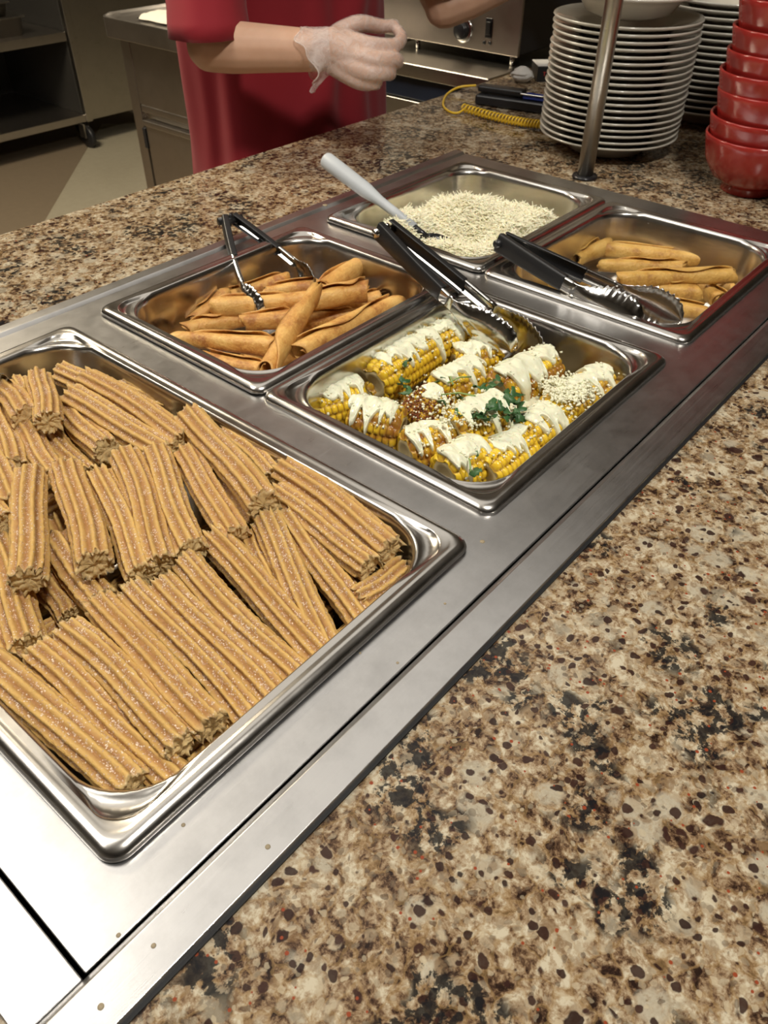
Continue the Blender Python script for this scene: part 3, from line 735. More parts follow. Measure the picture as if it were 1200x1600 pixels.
LV = [(0.515,0.116,0.904), (0.506,0.105,0.906), (0.522,0.105,0.904), (0.514,0.093,0.904), (0.533,0.1,0.902), (0.515,0.084,0.9), (0.5,0.084,0.902), (0.498,0.094,0.906), (0.484,0.1,0.906), (0.471,0.095,0.906), (0.476,0.09,0.907), (0.473,0.102,0.905), (0.504,0.081,0.897), (0.511,0.079,0.896), (0.491,0.084,0.901), (0.535,0.124,0.9), (0.468,0.12,0.902), (0.476,0.118,0.902), (0.482,0.117,0.902), (0.479,0.146,0.896), (0.497,0.138,0.896), (0.527,0.136,0.896), (0.514,0.221,0.898), (0.498,0.211,0.888), (0.489,0.202,0.882), (0.492,0.208,0.886), (0.419,0.065,0.89), (0.44,0.084,0.888), (0.549,0.133,0.896), (0.522,0.174,0.892), (0.516,0.177,0.892), (0.509,0.093,0.908), (0.518,0.089,0.904), (0.49,0.099,0.909)]
for k, p in enumerate(LV):
    o = bpy.data.objects.new('leaf', lms[k % 5]); C.objects.link(o); o.parent = cil
    o.location = Vector(p)-Vector(cil.location); o.rotation_euler = (rnd.uniform(-.7,.7), rnd.uniform(-.7,.7), rnd.random()*6.3); s_ = rnd.uniform(.75, 1.3); o.scale = (s_, s_, s_)
for a, b in [((0.484,0.154,0.9), (0.499,0.124,0.904)), ((0.511,0.166,0.896), (0.536,0.155,0.896)), ((0.427,0.079,0.892), (0.413,0.067,0.892)), ((0.473,0.119,0.903), (0.492,0.107,0.906)), ((0.512,0.16,0.896), (0.526,0.177,0.894))]:
    o = MB().tube([Vector(a)-Vector(cil.location), (Vector(a)+Vector(b))/2-Vector(cil.location)+Vector((0,0,.003)), Vector(b)-Vector(cil.location)], .0008, 6).build('stem', 'leaf_stem', cil)

# ------------------------------------------------------------ shredded cheese: mound + shreds
rnd = random.Random(12); m_ = MB()
cx0, cy0, cx1, cy1 = X3+.03, YS+.295, X3+PW-.03, YS+.267+PH_-.028
def chz(x, y):
    u = (x-cx0)/(cx1-cx0); v = (y-cy0)/(cy1-cy0)
    e = min(1, min(u, 1-u, v, 1-v)*6+.15)
    h = -.056+.054*e*(.80+.5*noise.noise(Vector((x*16, y*16, 3)))) + .012*math.exp(-((u-.72)**2+(v-.62)**2)*9)
    return H+h
N = 26
for j in range(N+1):
    for i in range(N+1):
        x = cx0+(cx1-cx0)*i/N; y = cy0+(cy1-cy0)*j/N; m_.v.append((x, y, chz(x, y)-.001))
for j in range(N):
    for i in range(N):
        a = j*(N+1)+i; m_.f.append((a, a+1, a+N+2, a+N+1))
for k in range(13000):
    x = rnd.uniform(cx0, cx1); y = rnd.uniform(cy0, cy1); z = chz(x, y)+rnd.uniform(-.001, .0045)
    L_ = rnd.uniform(.008, .026); wd = rnd.uniform(.0004, .0007)
    M_ = Matrix.Translation((x,y,z)) @ Matrix.Rotation(rnd.random()*6.28, 4, 'Z') @ Matrix.Rotation(rnd.gauss(0, .32), 4, 'Y')
    if rnd.random() < .09: M_ = M_ @ Matrix.Rotation(rnd.uniform(-.9, .9), 4, 'Y')
    b = rnd.uniform(-.003, .003)
    r0 = [M_ @ Vector((-L_/2, s1*wd, s2*wd*.7)) for s1, s2 in ((-1,-1),(1,-1),(0,1))]
    r1 = [M_ @ Vector((0, s1*wd+b, s2*wd*.7+b*.3)) for s1, s2 in ((-1,-1),(1,-1),(0,1))]
    r2 = [M_ @ Vector((L_/2, s1*wd, s2*wd*.7)) for s1, s2 in ((-1,-1),(1,-1),(0,1))]
    m_.loft([r0, r1, r2], True, True, True)
o = mesh('shredded_cheese', m_.v, m_.f, 'shredded_cheese', None, False)
tag(o, 'heap of finely shredded white cheese filling the back corner half pan', 'cheese', None, 'stuff')

# ------------------------------------------------------------ tongs
def tongs(P, TA, TB, label, hl=.115, spoon=.052, sw=.019, seed=0, hw=.0085, spread=.010, bow=.004, aw=.0085, pin='tong_steel'):
    P = Vector(P); TA = Vector(TA); TB = Vector(TB)
    root = thing('serving_tongs', P, label, 'tongs')
    nrm = (TA-P).cross(TB-P).normalized()
    mid = ((TA-P).normalized()+(TB-P).normalized()).normalized(); sidev = nrm.cross(mid).normalized()
    if sidev.dot(TA-TB) < 0: sidev = -sidev
    for T, sg in ((TA, 1), (TB, -1)):
        st_ = P + sidev*sg*spread; ax = (T-st_); L = ax.length; ax.normalize(); up = nrm
        outv = (sidev*sg - ax*ax.dot(sidev*sg)).normalized()       # points away from the other arm
        def arm(s0, s1, wf, df, th, n=14, base=0.0):
            rings = []
            for i in range(n+1):
                s = s0+(s1-s0)*i/n; w_ = wf(s); d_ = df(s)
                c0 = st_-P+ax*s+outv*(base+bow*math.sin(PI*s/L))
                # U channel opening toward the other arm
                pr = [(-w_,-d_),(-w_,0),(-w_*.7,th*.6),(0,th),(w_*.7,th*.6),(w_,0),(w_,-d_),(w_-th,-d_),(w_-th,-th*.5),(0,-th*.1),(-w_+th,-th*.5),(-w_+th,-d_)]
                rings.append([c0+up*a+outv*b for a, b in pr])
            return MB().loft(rings, True, True, True)
        arm(.0, L-spoon+.004, lambda s: aw*(1-.1*s/L), lambda s: .0045, .0010).build('arm', 'tong_steel', root)
        hd = arm(-.004, hl, lambda s: hw*(1-.18*s/hl), lambda s: .0075, .0022).build('handle_grip', 'black_rubber', root)
        bevel(hd, .0012, 2)
        # scalloped spoon end
        ns = 34; rings = []; nw = 12
        for i in range(ns+1):
            q = i/ns; s = L-spoon+spoon*q
            w_ = aw*.9+(sw-aw*.9)*smooth(q/.55); w_ *= math.sqrt(max(.0, 1-max(0, (q-.72)/.28)**2)) if q > .72 else 1
            w_ = max(w_, .0012)*(1+.075*math.cos(q*spoon/.0070*2*PI)*smooth(q/.3))
            ro = []; ri = []
            for j in range(nw+1):
                a = (j/nw*2-1); dep = .0075*smooth(q/.4)*(1-a*a)
                c0 = st_-P+ax*s+outv*(dep-.004*smooth(q/.4)-.012*q*q+bow*math.sin(PI*s/L))
                ro.append(c0+up*(a*w_)+outv*.0004); ri.append(c0+up*(a*w_)-outv*.0005)
            rings.append(ro+ri[::-1])
        MB().loft(rings, True, True, True).build('scalloped_spoon', 'tong_steel', root)
    # hinge with its pin and the small pull ring
    h = MB(); a = sidev*(spread+.006)
    h.tube([-a, a], .0050, 12); h.build('hinge', pin, root)
    h = MB(); h.tube([-nrm*.009, nrm*.009], .0026, 10); h.build('hinge_pin', pin, root)
    return root
tongs((0.606,0.596,0.926), (0.503,0.448,0.88), (0.615,0.44,0.878), 'small open black-handled tongs standing over the left half pan of taquitos', .078, .056, .0175, hw=.0080, spread=.011, aw=.0062, pin='black_rubber')
tongs((0.656,0.371,0.955), (0.604,0.157,0.892), (0.643,0.124,0.882), 'longest black-handled scalloped tongs lying across the corn pan', .120, .092, .0240, hw=.0115, spread=.012)
tongs((0.768,0.277,0.932), (0.731,0.075,0.904), (0.829,0.056,0.88), 'black-handled tongs lying over the right half pan of dull taquitos', .105, .086, .0235, hw=.0115, spread=.011, pin='black_rubber')
tongs((-.06,.60,H+.055), (0.22,0.471,0.912), (0.166,0.451,0.912), 'tongs at the left picture edge, only the scalloped steel tip showing on the churros', .115, .07, .0200)

# ------------------------------------------------------------ spoon in the cheese
A = Vector((0.809,0.617,0.952)); B = Vector((0.802,0.392,0.882)); ax = (B-A).normalized(); Ls = (B-A).length
sp = thing('serving_spoon', A, 'spoon with a thick pale grey plastic handle leaning out of the shredded cheese', 'spoon')
m_ = MB(); pth = [ax*s for s in (0, .002, .006, .03, .06, .085, .10, .115, .14, .182)]
m_.tube(pth, [.0075, .0105, .0118, .0116, .0112, .0108, .0088, .0070, .0066, .0060], 20).build('handle', 'white_handle', sp)
hole = MB(); hole.tube([ax*.0-ax*.0004, ax*.001], .0055, 16).build('handle_socket', 'black_plastic', sp)
m_ = MB().tube([ax*.175, ax*(Ls-.03)], [.0045, .0040], 10).build('shank', 'black_plastic', sp)
q = frame_rot(ax, (0,0,1)); rings = []
for i in range(13):
    t_ = i/12; w_ = .030*math.sqrt(max(.004, 1-(2*t_-1)**2)); ro = []; ri = []
    for j in range(11):
        a = j/10*2-1; v = Vector(((t_-.5)*.075, a*w_, -.012*(1-a*a)*math.sqrt(max(.004, 1-(2*t_-1)**2)))); ro.append(ax*(Ls) + q @ v); ri.append(ax*(Ls) + q @ (v+Vector((0,0,-.0016))))
    rings.append(ro+ri[::-1])
MB().loft(rings, True, True, True).build('bowl', 'black_plastic', sp)

# ------------------------------------------------------------ post
px, py = (1.138,0.367,0.9)[:2]
pt = thing('guard_post', (px, py, H), 'upright round brushed steel post between the frame and the plates', 'post')
MB().lathe([(.0001,0),(.0125,0),(.0125,.62),(.0001,.62)], n=32).build('pole', 'appliance_steel', pt)
MB().lathe([(.0125,0),(.0195,0),(.0200,.002),(.0190,.0045),(.0130,.0055),(.0125,.0055)], n=32).build('collar', 'black_plastic', pt)

# ------------------------------------------------------------ plates and bowls
ORD = ['lowest','second','third','fourth','fifth','sixth','seventh','eighth','ninth','tenth','eleventh','twelfth','thirteenth','fourteenth','fifteenth','sixteenth','seventeenth','eighteenth','nineteenth','twentieth']
def plate_mesh(r=.1155):
    pr = [(.0001,.0045),(.05,.0045),(.062,.008),(.072,.019),(.082,.0235),(r-.006,.029),(r-.001,.0312),(r,.0296),(r-.001,.0278),(r-.008,.0255),(.085,.020),(.074,.0155),(.066,.0045),(.060,.0005),(.055,.0),(.052,.0018),(.0001,.0022)]
    return MB().lathe(pr, n=72).build('dinner_plate', 'plate_china')
pm = plate_mesh(); pc = (-0.0532,-0.2267,1.317)
cxp, cyp = 1.296, .417
def place(o, loc, rot=(0,0,0)): o.location = loc; o.rotation_euler = rot; return o
for k in range(19):
    o = pm if k == 0 else pm.copy()
    if k: C.objects.link(o)
    rr = random.Random(k)
    place(o, (cxp+rr.uniform(-.0012,.0012), cyp+rr.uniform(-.0012,.0012), H+.0005+k*.0093), (0,0,rr.random()*6))
    tag(o, ('top plate' if k == 18 else 'lowest plate' if k == 0 else ORD[k]+' plate from the bottom')+' of the tall cream china stack behind the steel post', 'plate', 'cream plates stacked behind the post')
for k in range(17):
    o = pm.copy(); C.objects.link(o); rr = random.Random(k+50)
    place(o, (1.60+rr.uniform(-.0012,.0012), .372+rr.uniform(-.0012,.0012), H+.0005+k*.0105), (0,0,rr.random()*6))
    tag(o, ('top plate' if k == 16 else 'lowest plate' if k == 0 else ORD[k]+' plate from the bottom')+' of the shaded farther stack between cream plates and red bowls', 'plate', 'cream plates stacked farther back')
d_ = MB().lathe([(.0001,.004),(.045,.0045),(.062,.010),(.074,.024),(.088,.034),(.1135,.0395),(.1175,.041),(.1180,.039),(.113,.0360),(.090,.031),(.079,.024),(.068,.008),(.052,.001),(.0001,.001)], n=72).build('soup_plate', 'dish_china')
place(d_, (cxp-.004, cyp+.000, H+.1985), (math.radians(1.5), math.radians(-2.0), 0))
tag(d_, 'wide-rimmed glossy deep plate lying on top of the tall china stack', 'plate')

bw = MB().lathe([(.0001,.010),(.030,.011),(.052,.022),(.068,.045),(.0755,.076),(.0765,.0795),(.0790,.0800),(.0800,.078),(.0788,.072),(.0720,.044),(.058,.022),(.040,.012),(.0375,.009),(.0385,.001),(.037,0),(.034,0),(.032,.004),(.0001,.005)], n=64).build('red_bowl', 'red_glaze')
bz = [0, .0165, .049, .075, .099, .128, .162, .192, .222]
for k, z in enumerate(bz):
    o = bw if k == 0 else bw.copy()
    if k: C.objects.link(o)
    rr = random.Random(k+5)
    place(o, (1.252+rr.uniform(-.002,.002), .151+rr.uniform(-.002,.002), H+.0005+z+(.009 if k else 0)), (rr.uniform(-.02,.02) if k > 1 else 0, rr.uniform(-.02,.02) if k > 1 else 0, rr.random()*6))
    tag(o, ('lowest' if k == 0 else 'topmost' if k == len(bz)-1 else ORD[k]+' from the bottom')+' glazed red bowl of the stack at the right edge', 'bowl', 'red bowls stacked at the right')
# ------------------------------------------------------------ small things behind the frame
def relbuild(mb, name, mat, root, smooth=True, bev=0):
    o = mb.build(name, mat, root, smooth); o.location = -Vector(root.location)
    if bev: bevel(o, bev)
    return o
# coiled cord
cd = thing('coiled_cord', (1.327,0.744,0.9), 'yellow coiled cord with a thin loop lying on the granite beside the plates', 'cord')
a = Vector((1.313,0.732,0.909)); b = Vector((1.333,0.53,0.909)); pth = []
for i in range(900):
    t_ = i/899; ang = t_*2*PI*30; c_ = a.lerp(b, t_)+Vector((0,0,.0)); c_ += Vector((-.02*math.sin(PI*t_), -.02*math.sin(PI*t_), 0))
    ax = (b-a).normalized(); s_ = ax.cross(Vector((0,0,1)))
    pth.append(c_+(s_*math.cos(ang)+Vector((0,0,1))*math.sin(ang))*.0065)
relbuild(MB().tube(pth, .0018, 5), 'coil', 'yellow_cord', cd)
lp = [Vector(p) for p in ((1.316,0.729,0.909), (1.294,0.73,0.904), (1.293,0.75,0.903), (1.322,0.787,0.903), (1.377,0.823,0.904), (1.414,0.832,0.908), (1.434,0.824,0.912), (1.447,0.798,0.916))]
def cr_path(pts, n=8):
    out = []
    for i in range(len(pts)-1):
        p0, p1, p2, p3 = pts[max(i-1,0)], pts[i], pts[i+1], pts[min(i+2, len(pts)-1)]
        for k in range(n):
            t_ = k/n; out.append(.5*((2*p1)+(p2-p0)*t_+(2*p0-5*p1+4*p2-p3)*t_**2+(3*p1-p0-3*p2+p3)*t_**3))
    return out+[pts[-1]]
relbuild(MB().tube(cr_path(lp), .0022, 8), 'cord_loop', 'yellow_cord', cd)
# black handset with a glossy blue strip
a = Vector((1.378,0.75,0.9)); b = Vector((1.413,0.58,0.9)); ax = (b-a).normalized(); q = frame_rot(ax, (0,0,1)); Lh = (b-a).length
hs = thing('handheld_device', a, 'black handheld device with a shiny blue strip, lying behind the yellow cord', 'device', None, q)
bevel(MB().box((0,-.005,.001), (Lh,.035,.020)).build('body', 'black_plastic', hs, False), .005, 3)
bevel(MB().box((.0,.006,.022), (Lh*.55,.030,.034)).build('grip', 'black_rubber', hs, False), .004, 3)
bevel(MB().box((Lh*.55,.004,.0205), (Lh,.030,.028)).build('blue_strip', 'blue_screen', hs, False), .003, 3)
bevel(MB().box((Lh*.53,.0,.0285), (Lh*.98,.006,.0315)).build('trim_bar', 'tong_steel', hs, False), .001, 2)
# carton with lettering
p = Vector((1.619,0.758,0.9)); q = frame_rot(Vector((.70,-.71,0)), (0,0,1))
bx_ = thing('small_carton', p, 'small dark carton with pale top and faint lettering behind the plates', 'box', None, q)
bevel(MB().box((0,0,.0), (.09,.06,.030)).build('carton_body', 'black_plastic', bx_, False), .001)
bevel(MB().box((0,0,.030), (.09,.06,.032)).build('carton_top', 'paper', bx_, False), .0006)
def text(s, root, loc, size, mat, rot):
    cu = bpy.data.curves.new('lettering', 'FONT'); cu.body = s; cu.size = size; cu.extrude = .0002
    cu.materials.append(MATS[mat]); tmp = bpy.data.objects.new('lettering', cu); C.objects.link(tmp); dg = bpy.context.evaluated_depsgraph_get(); me = bpy.data.meshes.new_from_object(tmp.evaluated_get(dg)); bpy.data.objects.remove(tmp)
    o = bpy.data.objects.new('lettering', me); C.objects.link(o); o.parent = root; o.location = loc; o.rotation_euler = rot; return o
text('T', bx_, (.012,-.0004,.012), .011, 'label_red', (PI/2,0,0))
text('.MAZ', bx_, (.020,-.0004,.012), .011, 'label_white', (PI/2,0,0))
# crumpled napkin
m_ = MB(); c0 = Vector((1.597,0.782,0.9)); rnd = random.Random(3); rings = []
for i in range(9):
    f_ = i/8; r = .024*math.sin(PI*(.12+.80*f_)); z = .030*f_
    rings.append([Vector((c0.x+r*math.cos(2*PI*j/16)*(1+.35*noise.noise(Vector((j*.9,i*.7,1)))), c0.y+r*math.sin(2*PI*j/16)*(1+.35*noise.noise(Vector((j*.9,i*.7,5)))), H+.0005+z)) for j in range(16)])
tag(m_.loft(rings, True, True, True).build('paper_napkin', 'paper', None, False), 'crumpled white paper napkin beside the dark carton', 'napkin')

# ------------------------------------------------------------ toaster oven on the steel side table
TX = 1.572
ta = thing('side_table', (TX,.86,0), 'steel side table under the toaster oven, with a dark blue front panel', 'table')
def rb(root, name, lo, hi, mat, bev=.002):
    m_ = MB().box(lo, hi); return relbuild(m_, name, mat, root, False, bev)
rb(ta, 'table_top', (TX,.852,H-.03), (2.35,1.24,H), 'appliance_steel', .003)
rb(ta, 'front_panel', (TX+.012,.852,H-.078), (TX+.03,1.24,H-.031), 'blue_panel')
rb(ta, 'lower_panel', (TX+.004,.852,.12), (TX+.03,1.24,H-.080), 'appliance_steel')
for yy in (.87, 1.20):
    for xx in (TX+.04, 2.30): rb(ta, 'leg', (xx,yy,0), (xx+.03,yy+.03,H-.03), 'appliance_steel')
OX, OY0, OY1 = 1.70, .862, 1.262
ov = thing('toaster_oven', (OX,OY0,H), 'steel-fronted oven with dark knob and rocker switch on thin legs', 'oven')
rb(ov, 'casing', (OX+.004,OY0,H+.024), (OX+.42,OY1,H+.30), 'black_plastic', .004)
rb(ov, 'front_panel', (OX-.004,OY0-.002,H+.022), (OX+.004,OY1,H+.30), 'table_steel', .002)
for yy in (OY0+.022, OY1-.03, OY0+.30):
    for xx in (OX+.012, OX+.39):
        relbuild(MB().lathe([(.0001,0),(.006,0),(.0055,.024),(.0001,.024)], (xx,yy,H), 14), 'leg', 'tong_steel', ov)
k_ = Vector((1.696,1.016,0.959)); MX = lambda p: Matrix.Translation(p) @ Matrix.Rotation(-PI/2, 4, 'Y')
relbuild(MB().lathe([(.0001,0),(.027,0),(.027,.0015),(.022,.003),(.0001,.003)], n=36, M=MX(k_)), 'dial_plate', 'tong_steel', ov)
relbuild(MB().lathe([(.0001,.003),(.019,.003),(.017,.016),(.014,.018),(.0001,.018)], n=36, M=MX(k_)), 'knob', 'black_plastic', ov)
s_ = Vector((1.696,0.944,0.971))
rb(ov, 'switch_frame', (s_.x-.002,s_.y-.009,s_.z-.020), (s_.x,s_.y+.009,s_.z+.020), 'black_plastic', .001)
rb(ov, 'rocker_switch', (s_.x-.005,s_.y-.006,s_.z-.013), (s_.x-.002,s_.y+.006,s_.z+.013), 'black_rubber', .001)
for uv in ((1.696,0.954,0.941), (1.696,0.938,0.942)):
    relbuild(MB().lathe([(.0001,0),(.004,0),(.0035,.002),(.0001,.002)], n=14, M=MX(Vector(uv))), 'screw', 'black_plastic', ov)

# ------------------------------------------------------------ work table at left with lip, door and towel
BX, BY1 = 1.445, 2.155
wt = thing('work_table', (BX,BY1,0), 'steel work table with a turned-down lip and a door, left of the worker', 'table')
m_ = MB(); z0, z1 = H-.052, H
pf = [(BX+.05,BY1),(BX+.012,BY1-.03),(BX,BY1-.05),(BX,1.28),(2.10,1.28),(2.10,BY1)]
m_.loft([[Vector((x,y,z)) for x, y in pf] for z in (z0, z1-.012)], True, True, False)
pin = [(x+(.006 if x < 1.8 else -.006), y-(.006 if y > 1.5 else -.006)) for x, y in pf]
pin2 = [(x+(.030 if x < 1.8 else -.030), y-(.030 if y > 1.5 else -.030)) for x, y in pf]
m_.loft([[Vector((x,y,z1-.012)) for x, y in pf],[Vector((x,y,z1)) for x, y in pf],[Vector((x,y,z1)) for x, y in pin],[Vector((x,y,z1-.010)) for x, y in pin2]], True, False, True)
relbuild(m_, 'table_top', 'table_steel', wt, False, .002)
FXT = BX+.050
rb(wt, 'cabinet_body', (FXT+.012,1.30,.10), (2.06,2.115,H-.053), 'appliance_steel')
rb(wt, 'apron', (FXT,1.30,H-.235), (FXT+.012,2.110,H-.053), 'table_steel')
rb(wt, 'corner_post', (FXT-.002,2.075,.06), (FXT+.028,2.118,H-.06), 'table_steel')
rb(wt, 'rail', (FXT-.002,1.30,H-.255), (FXT+.01,2.07,H-.235), 'table_steel')
dr = rb(wt, 'door', (FXT-.008,1.62,.14), (FXT+.010,2.055,H-.275), 'table_steel', .003)
dl = MB().box((FXT-.016,1.62,H-.290), (FXT-.007,2.055,H-.274)); o = dl.build('pull_edge', 'table_steel', dr, False); bevel(o, .002)
hg = MB().box((FXT-.012,2.056,H-.36), (FXT+.006,2.072,H-.30)); o = hg.build('hinge', 'black_plastic', dr, False); bevel(o, .002)
rb(wt, 'door', (FXT-.008,1.32,.14), (FXT+.010,1.60,H-.275), 'table_steel', .003)
c0 = Vector((1.538,1.931,0.894))-Vector((.03,-.04,0)); rings = []
m_ = MB(); NX, NY = 18, 12
for s in (0, 1):
    for j in range(NY+1):
        for i in range(NX+1):
            u, v = i/NX*2-1, j/NY*2-1; e = max(0, 1-max(abs(u), abs(v))**4)
            x = c0.x+.10+.10*u*(1+.12*noise.noise(Vector((v*2,1,1)))); y = c0.y-.02+.085*v*(1+.12*noise.noise(Vector((u*2,3,1))))
            z = c0.z+.0015+(.022*e*(1+.7*noise.noise(Vector((u*1.8,v*1.8,4)))) if s else 0)
            m_.v.append((x,y,z))
nn_ = (NX+1)*(NY+1)
for s in (0, 1):
    for j in range(NY):
        for i in range(NX):
            a = s*nn_+j*(NX+1)+i; m_.f.append((a,a+1,a+NX+2,a+NX+1) if s else (a+NX+1,a+NX+2,a+1,a))
bd = [i for i in range(NX+1)]+[j*(NX+1)+NX for j in range(1,NY+1)]+[NY*(NX+1)+i for i in range(NX-1,-1,-1)]+[j*(NX+1) for j in range(NY-1,0,-1)]
for i in range(len(bd)): a, b = bd[i], bd[(i+1) % len(bd)]; m_.f.append((a,b,b+nn_,a+nn_))
tag(m_.build('folded_towel', 'towel'), 'folded pale towel lying on the steel work table at left', 'towel')

# ------------------------------------------------------------ rolling cabinet far left
CY = 3.90
rc = thing('rolling_cabinet', (2.0,CY,0), 'steel cabinet on casters with open dark shelves at far left', 'cabinet')
xl, xr = 1.30, 2.385
rb(rc, 'bottom_shelf', (xl,CY,.125), (xr,CY+.70,.160), 'table_steel')
rb(rc, 'middle_shelf', (xl,CY,.500), (xr-.02,CY+.70,.540), 'table_steel')
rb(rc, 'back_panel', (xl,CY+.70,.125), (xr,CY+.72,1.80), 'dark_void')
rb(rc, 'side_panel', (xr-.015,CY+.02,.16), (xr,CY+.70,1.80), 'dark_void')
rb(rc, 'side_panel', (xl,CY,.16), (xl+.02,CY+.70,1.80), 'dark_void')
rb(rc, 'top_panel', (xl,CY,1.80), (xr,CY+.72,1.83), 'appliance_steel')
rb(rc, 'corner_post', (xr-.012,CY-.012,.125), (xr+.022,CY+.03,1.80), 'appliance_steel')
rb(rc, 'closed_side', (xr+.024,CY-.004,.130), (xr+.62,CY+.60,1.83), 'appliance_steel')
def caster(x, y):
    rb(rc, 'caster_fork', (x-.028,y-.02,.055), (x-.020,y+.03,.124), 'appliance_steel', .001)
    w_ = MB().lathe([(.0001,-.015),(.020,-.015),(.024,-.012),(.050,-.014),(.055,-.010),(.055,.010),(.050,.014),(.024,.012),(.020,.015),(.0001,.015)], n=30, M=Matrix.Translation((x,y,.0552)) @ Matrix.Rotation(PI/2, 4, 'Y'))
    relbuild(w_, 'caster_wheel', 'black_rubber', rc)
caster(2.36, CY-.01); caster(2.47, CY+.22); caster(1.40, CY+.05); caster(2.9, CY+.10)
# trays on the middle shelf
def tray(x0, x1, y0, y1, z0, h, label, mat='appliance_steel'):
    t_ = MB(); cx, cy = (x0+x1)/2, (y0+y1)/2
    def rg(sx, sy, z): 
        pts, _ = rrect(sx, sy, 0, .03, 5, 2); return [Vector((p[0]+cx-sx/2, p[1]+cy-sy/2, z)) for p in pts]
    wx, wy = x1-x0, y1-y0
    t_.loft([rg(wx,wy,z0+h-.004), rg(wx,wy,z0+h), rg(wx-.03,wy-.03,z0+h), rg(wx-.05,wy-.05,z0+.003), rg(.05+wx*.2,.05+wy*.2,z0+.003)], True, False, True)
    t_.loft([rg(wx,wy,z0+h-.004), rg(wx-.028,wy-.028,z0+h-.004), rg(wx-.046,wy-.046,z0), rg(.05+wx*.2,.05+wy*.2,z0)], True, False, True)
    return tag(t_.build('food_tray', mat), label, 'tray')
tp = Vector((2.216,3.95,0.546))
tray(tp.x-.50, tp.x, 3.95, 4.35, .541, .080, 'lower deep steel tray on the middle shelf of the rolling cabinet')
tray(tp.x-.55, tp.x-.06, 3.95, 4.35, .624, .060, 'upper deep steel tray with something red in it, on the rolling cabinet')
m_ = MB(); rr = random.Random(2)
for k in range(14): m_.tube([(tp.x-.12-.02*k, 4.02+.01*(k%4), .640), (tp.x-.115-.02*k+.02, 4.10, .685+.01*(k%3)), (tp.x-.12-.02*k+.05, 4.2, .660)], .012, 8)
tag(m_.build('red_food', 'red_glaze'), 'red food sticking out of the upper tray on the rolling cabinet', 'food', None, 'stuff')

# ------------------------------------------------------------ the worker
pr = thing('person', (1.155,1.04,0), 'person in a red short-sleeved shirt with clear gloves, standing behind the counter', 'person')
def caps(m_, pts, rad, n=14):      # closed tapering limb with rounded ends
    pts = [Vector(p) for p in pts]; P_ = []; R_2 = []
    d0 = (pts[0]-pts[1]).normalized(); d1 = (pts[-1]-pts[-2]).normalized()
    for k in (0, 1, 2): a = PI/2*(1-k/3); P_.append(pts[0]+d0*rad[0]*math.sin(a)); R_2.append(max(.0004, rad[0]*math.cos(a)))
    for p, r in zip(pts, rad): P_.append(p); R_2.append(r)
    for k in (1, 2, 3): a = PI/2*k/3; P_.append(pts[-1]+d1*rad[-1]*math.sin(a)); R_2.append(max(.0004, rad[-1]*math.cos(a)))
    m_.tube(P_, R_2, n)
def ell(m_, c, r, n=20, rot=None):
    rings = []
    for i in range(1, n//2):
        a = PI*i/(n//2); rg_ = []
        for j in range(n):
            b = 2*PI*j/n; v = Vector((r[0]*math.sin(a)*math.cos(b), r[1]*math.sin(a)*math.sin(b), r[2]*math.cos(a)))
            if rot: v = rot @ v
            rg_.append(Vector(c)+v)
        rings.append(rg_)
    m_.loft(rings, True, True, True)
SR, ER, WR = Vector((.985,1.05,1.385)), Vector((0.855,0.905,1.053)), Vector((0.938,0.755,1.055))
SL, EL, WL = Vector((1.325,1.05,1.385)), Vector((1.468,0.905,1.041)), Vector((1.622,0.78,1.105))
dW = 1.0
HP = {}
def hp(o): HP.update(o)
WD = (WR-Vector((-0.0532,-0.2267,1.317))).dot(fw)
def D(u, v, off):      # a point of the hand, measured along the wrist depth
    d = (rt*(u-600)+dn*(v-800))/1235.25+fw
    return Vector((-0.0532,-0.2267,1.317))+d*(WD+off)
hand = dict(
 w=D(494,80,.0), c=D(520,76,.002),
 fing=[([D(530,62,.002),D(574,72,-.010),D(614,72,.002),D(627,60,.024),D(622,48,.034)],[.018,.0138,.0104,.0090,.0080]),
       ([D(528,78,-.002),D(578,94,-.016),D(617,93,-.004),D(619,98,.026),D(602,96,.040)],[.018,.0138,.0100,.0090,.0080]),
       ([D(526,92,.0),D(572,113,-.010),D(607,113,.0),D(606,116,.026),D(588,110,.040)],[.017,.0134,.0098,.0088,.0078]),
       ([D(522,102,.006),D(560,126,.002),D(588,130,.010),D(580,124,.034),D(568,120,.044)],[.015,.0122,.0090,.0082,.0072]),
       ([D(512,68,.012),D(534,50,.016),D(562,37,.014),D(594,41,.028),D(616,40,.036)],[.016,.0150,.0122,.0100,.0084])])
def hand_mesh(m_, grow=0):
    caps(m_, [hand['w'], hand['c'], D(552,88,-.002)], [.0285+grow,.030+grow,.026+grow])
    for pts, rd in hand['fing']: caps(m_, cr_path(pts, 4), [r+grow for r in [x for i in range(len(rd)-1) for x in [rd[i]+(rd[i+1]-rd[i])*k/4 for k in range(4)]]+[rd[-1]]], 12)
m_ = MB()
# trunk, hips, legs, neck, head
ell(m_, (1.155,1.05,1.22), (.165,.100,.25)); ell(m_, (1.155,1.055,1.00), (.160,.105,.18)); ell(m_, (1.155,1.06,.88), (.170,.110,.14))
caps(m_, [(1.0,1.05,1.355),(1.155,1.055,1.385),(1.31,1.05,1.355)], [.042,.052,.042])
for sx in (-1, 1): caps(m_, [(1.155+sx*.09,1.06,.86),(1.155+sx*.10,1.055,.50),(1.155+sx*.10,1.07,.10)], [.085,.060,.040]); ell(m_, (1.155+sx*.10,1.01,.045), (.045,.12,.040))
caps(m_, [(1.155,1.055,1.40),(1.15,1.035,1.50)], [.056,.052])
ell(m_, (1.15,1.015,1.585), (.074,.092,.112)); ell(m_, (1.15,.985,1.535), (.052,.060,.062))
caps(m_, [(1.15,.925,1.605),(1.15,.902,1.572)], [.008,.013], 10)
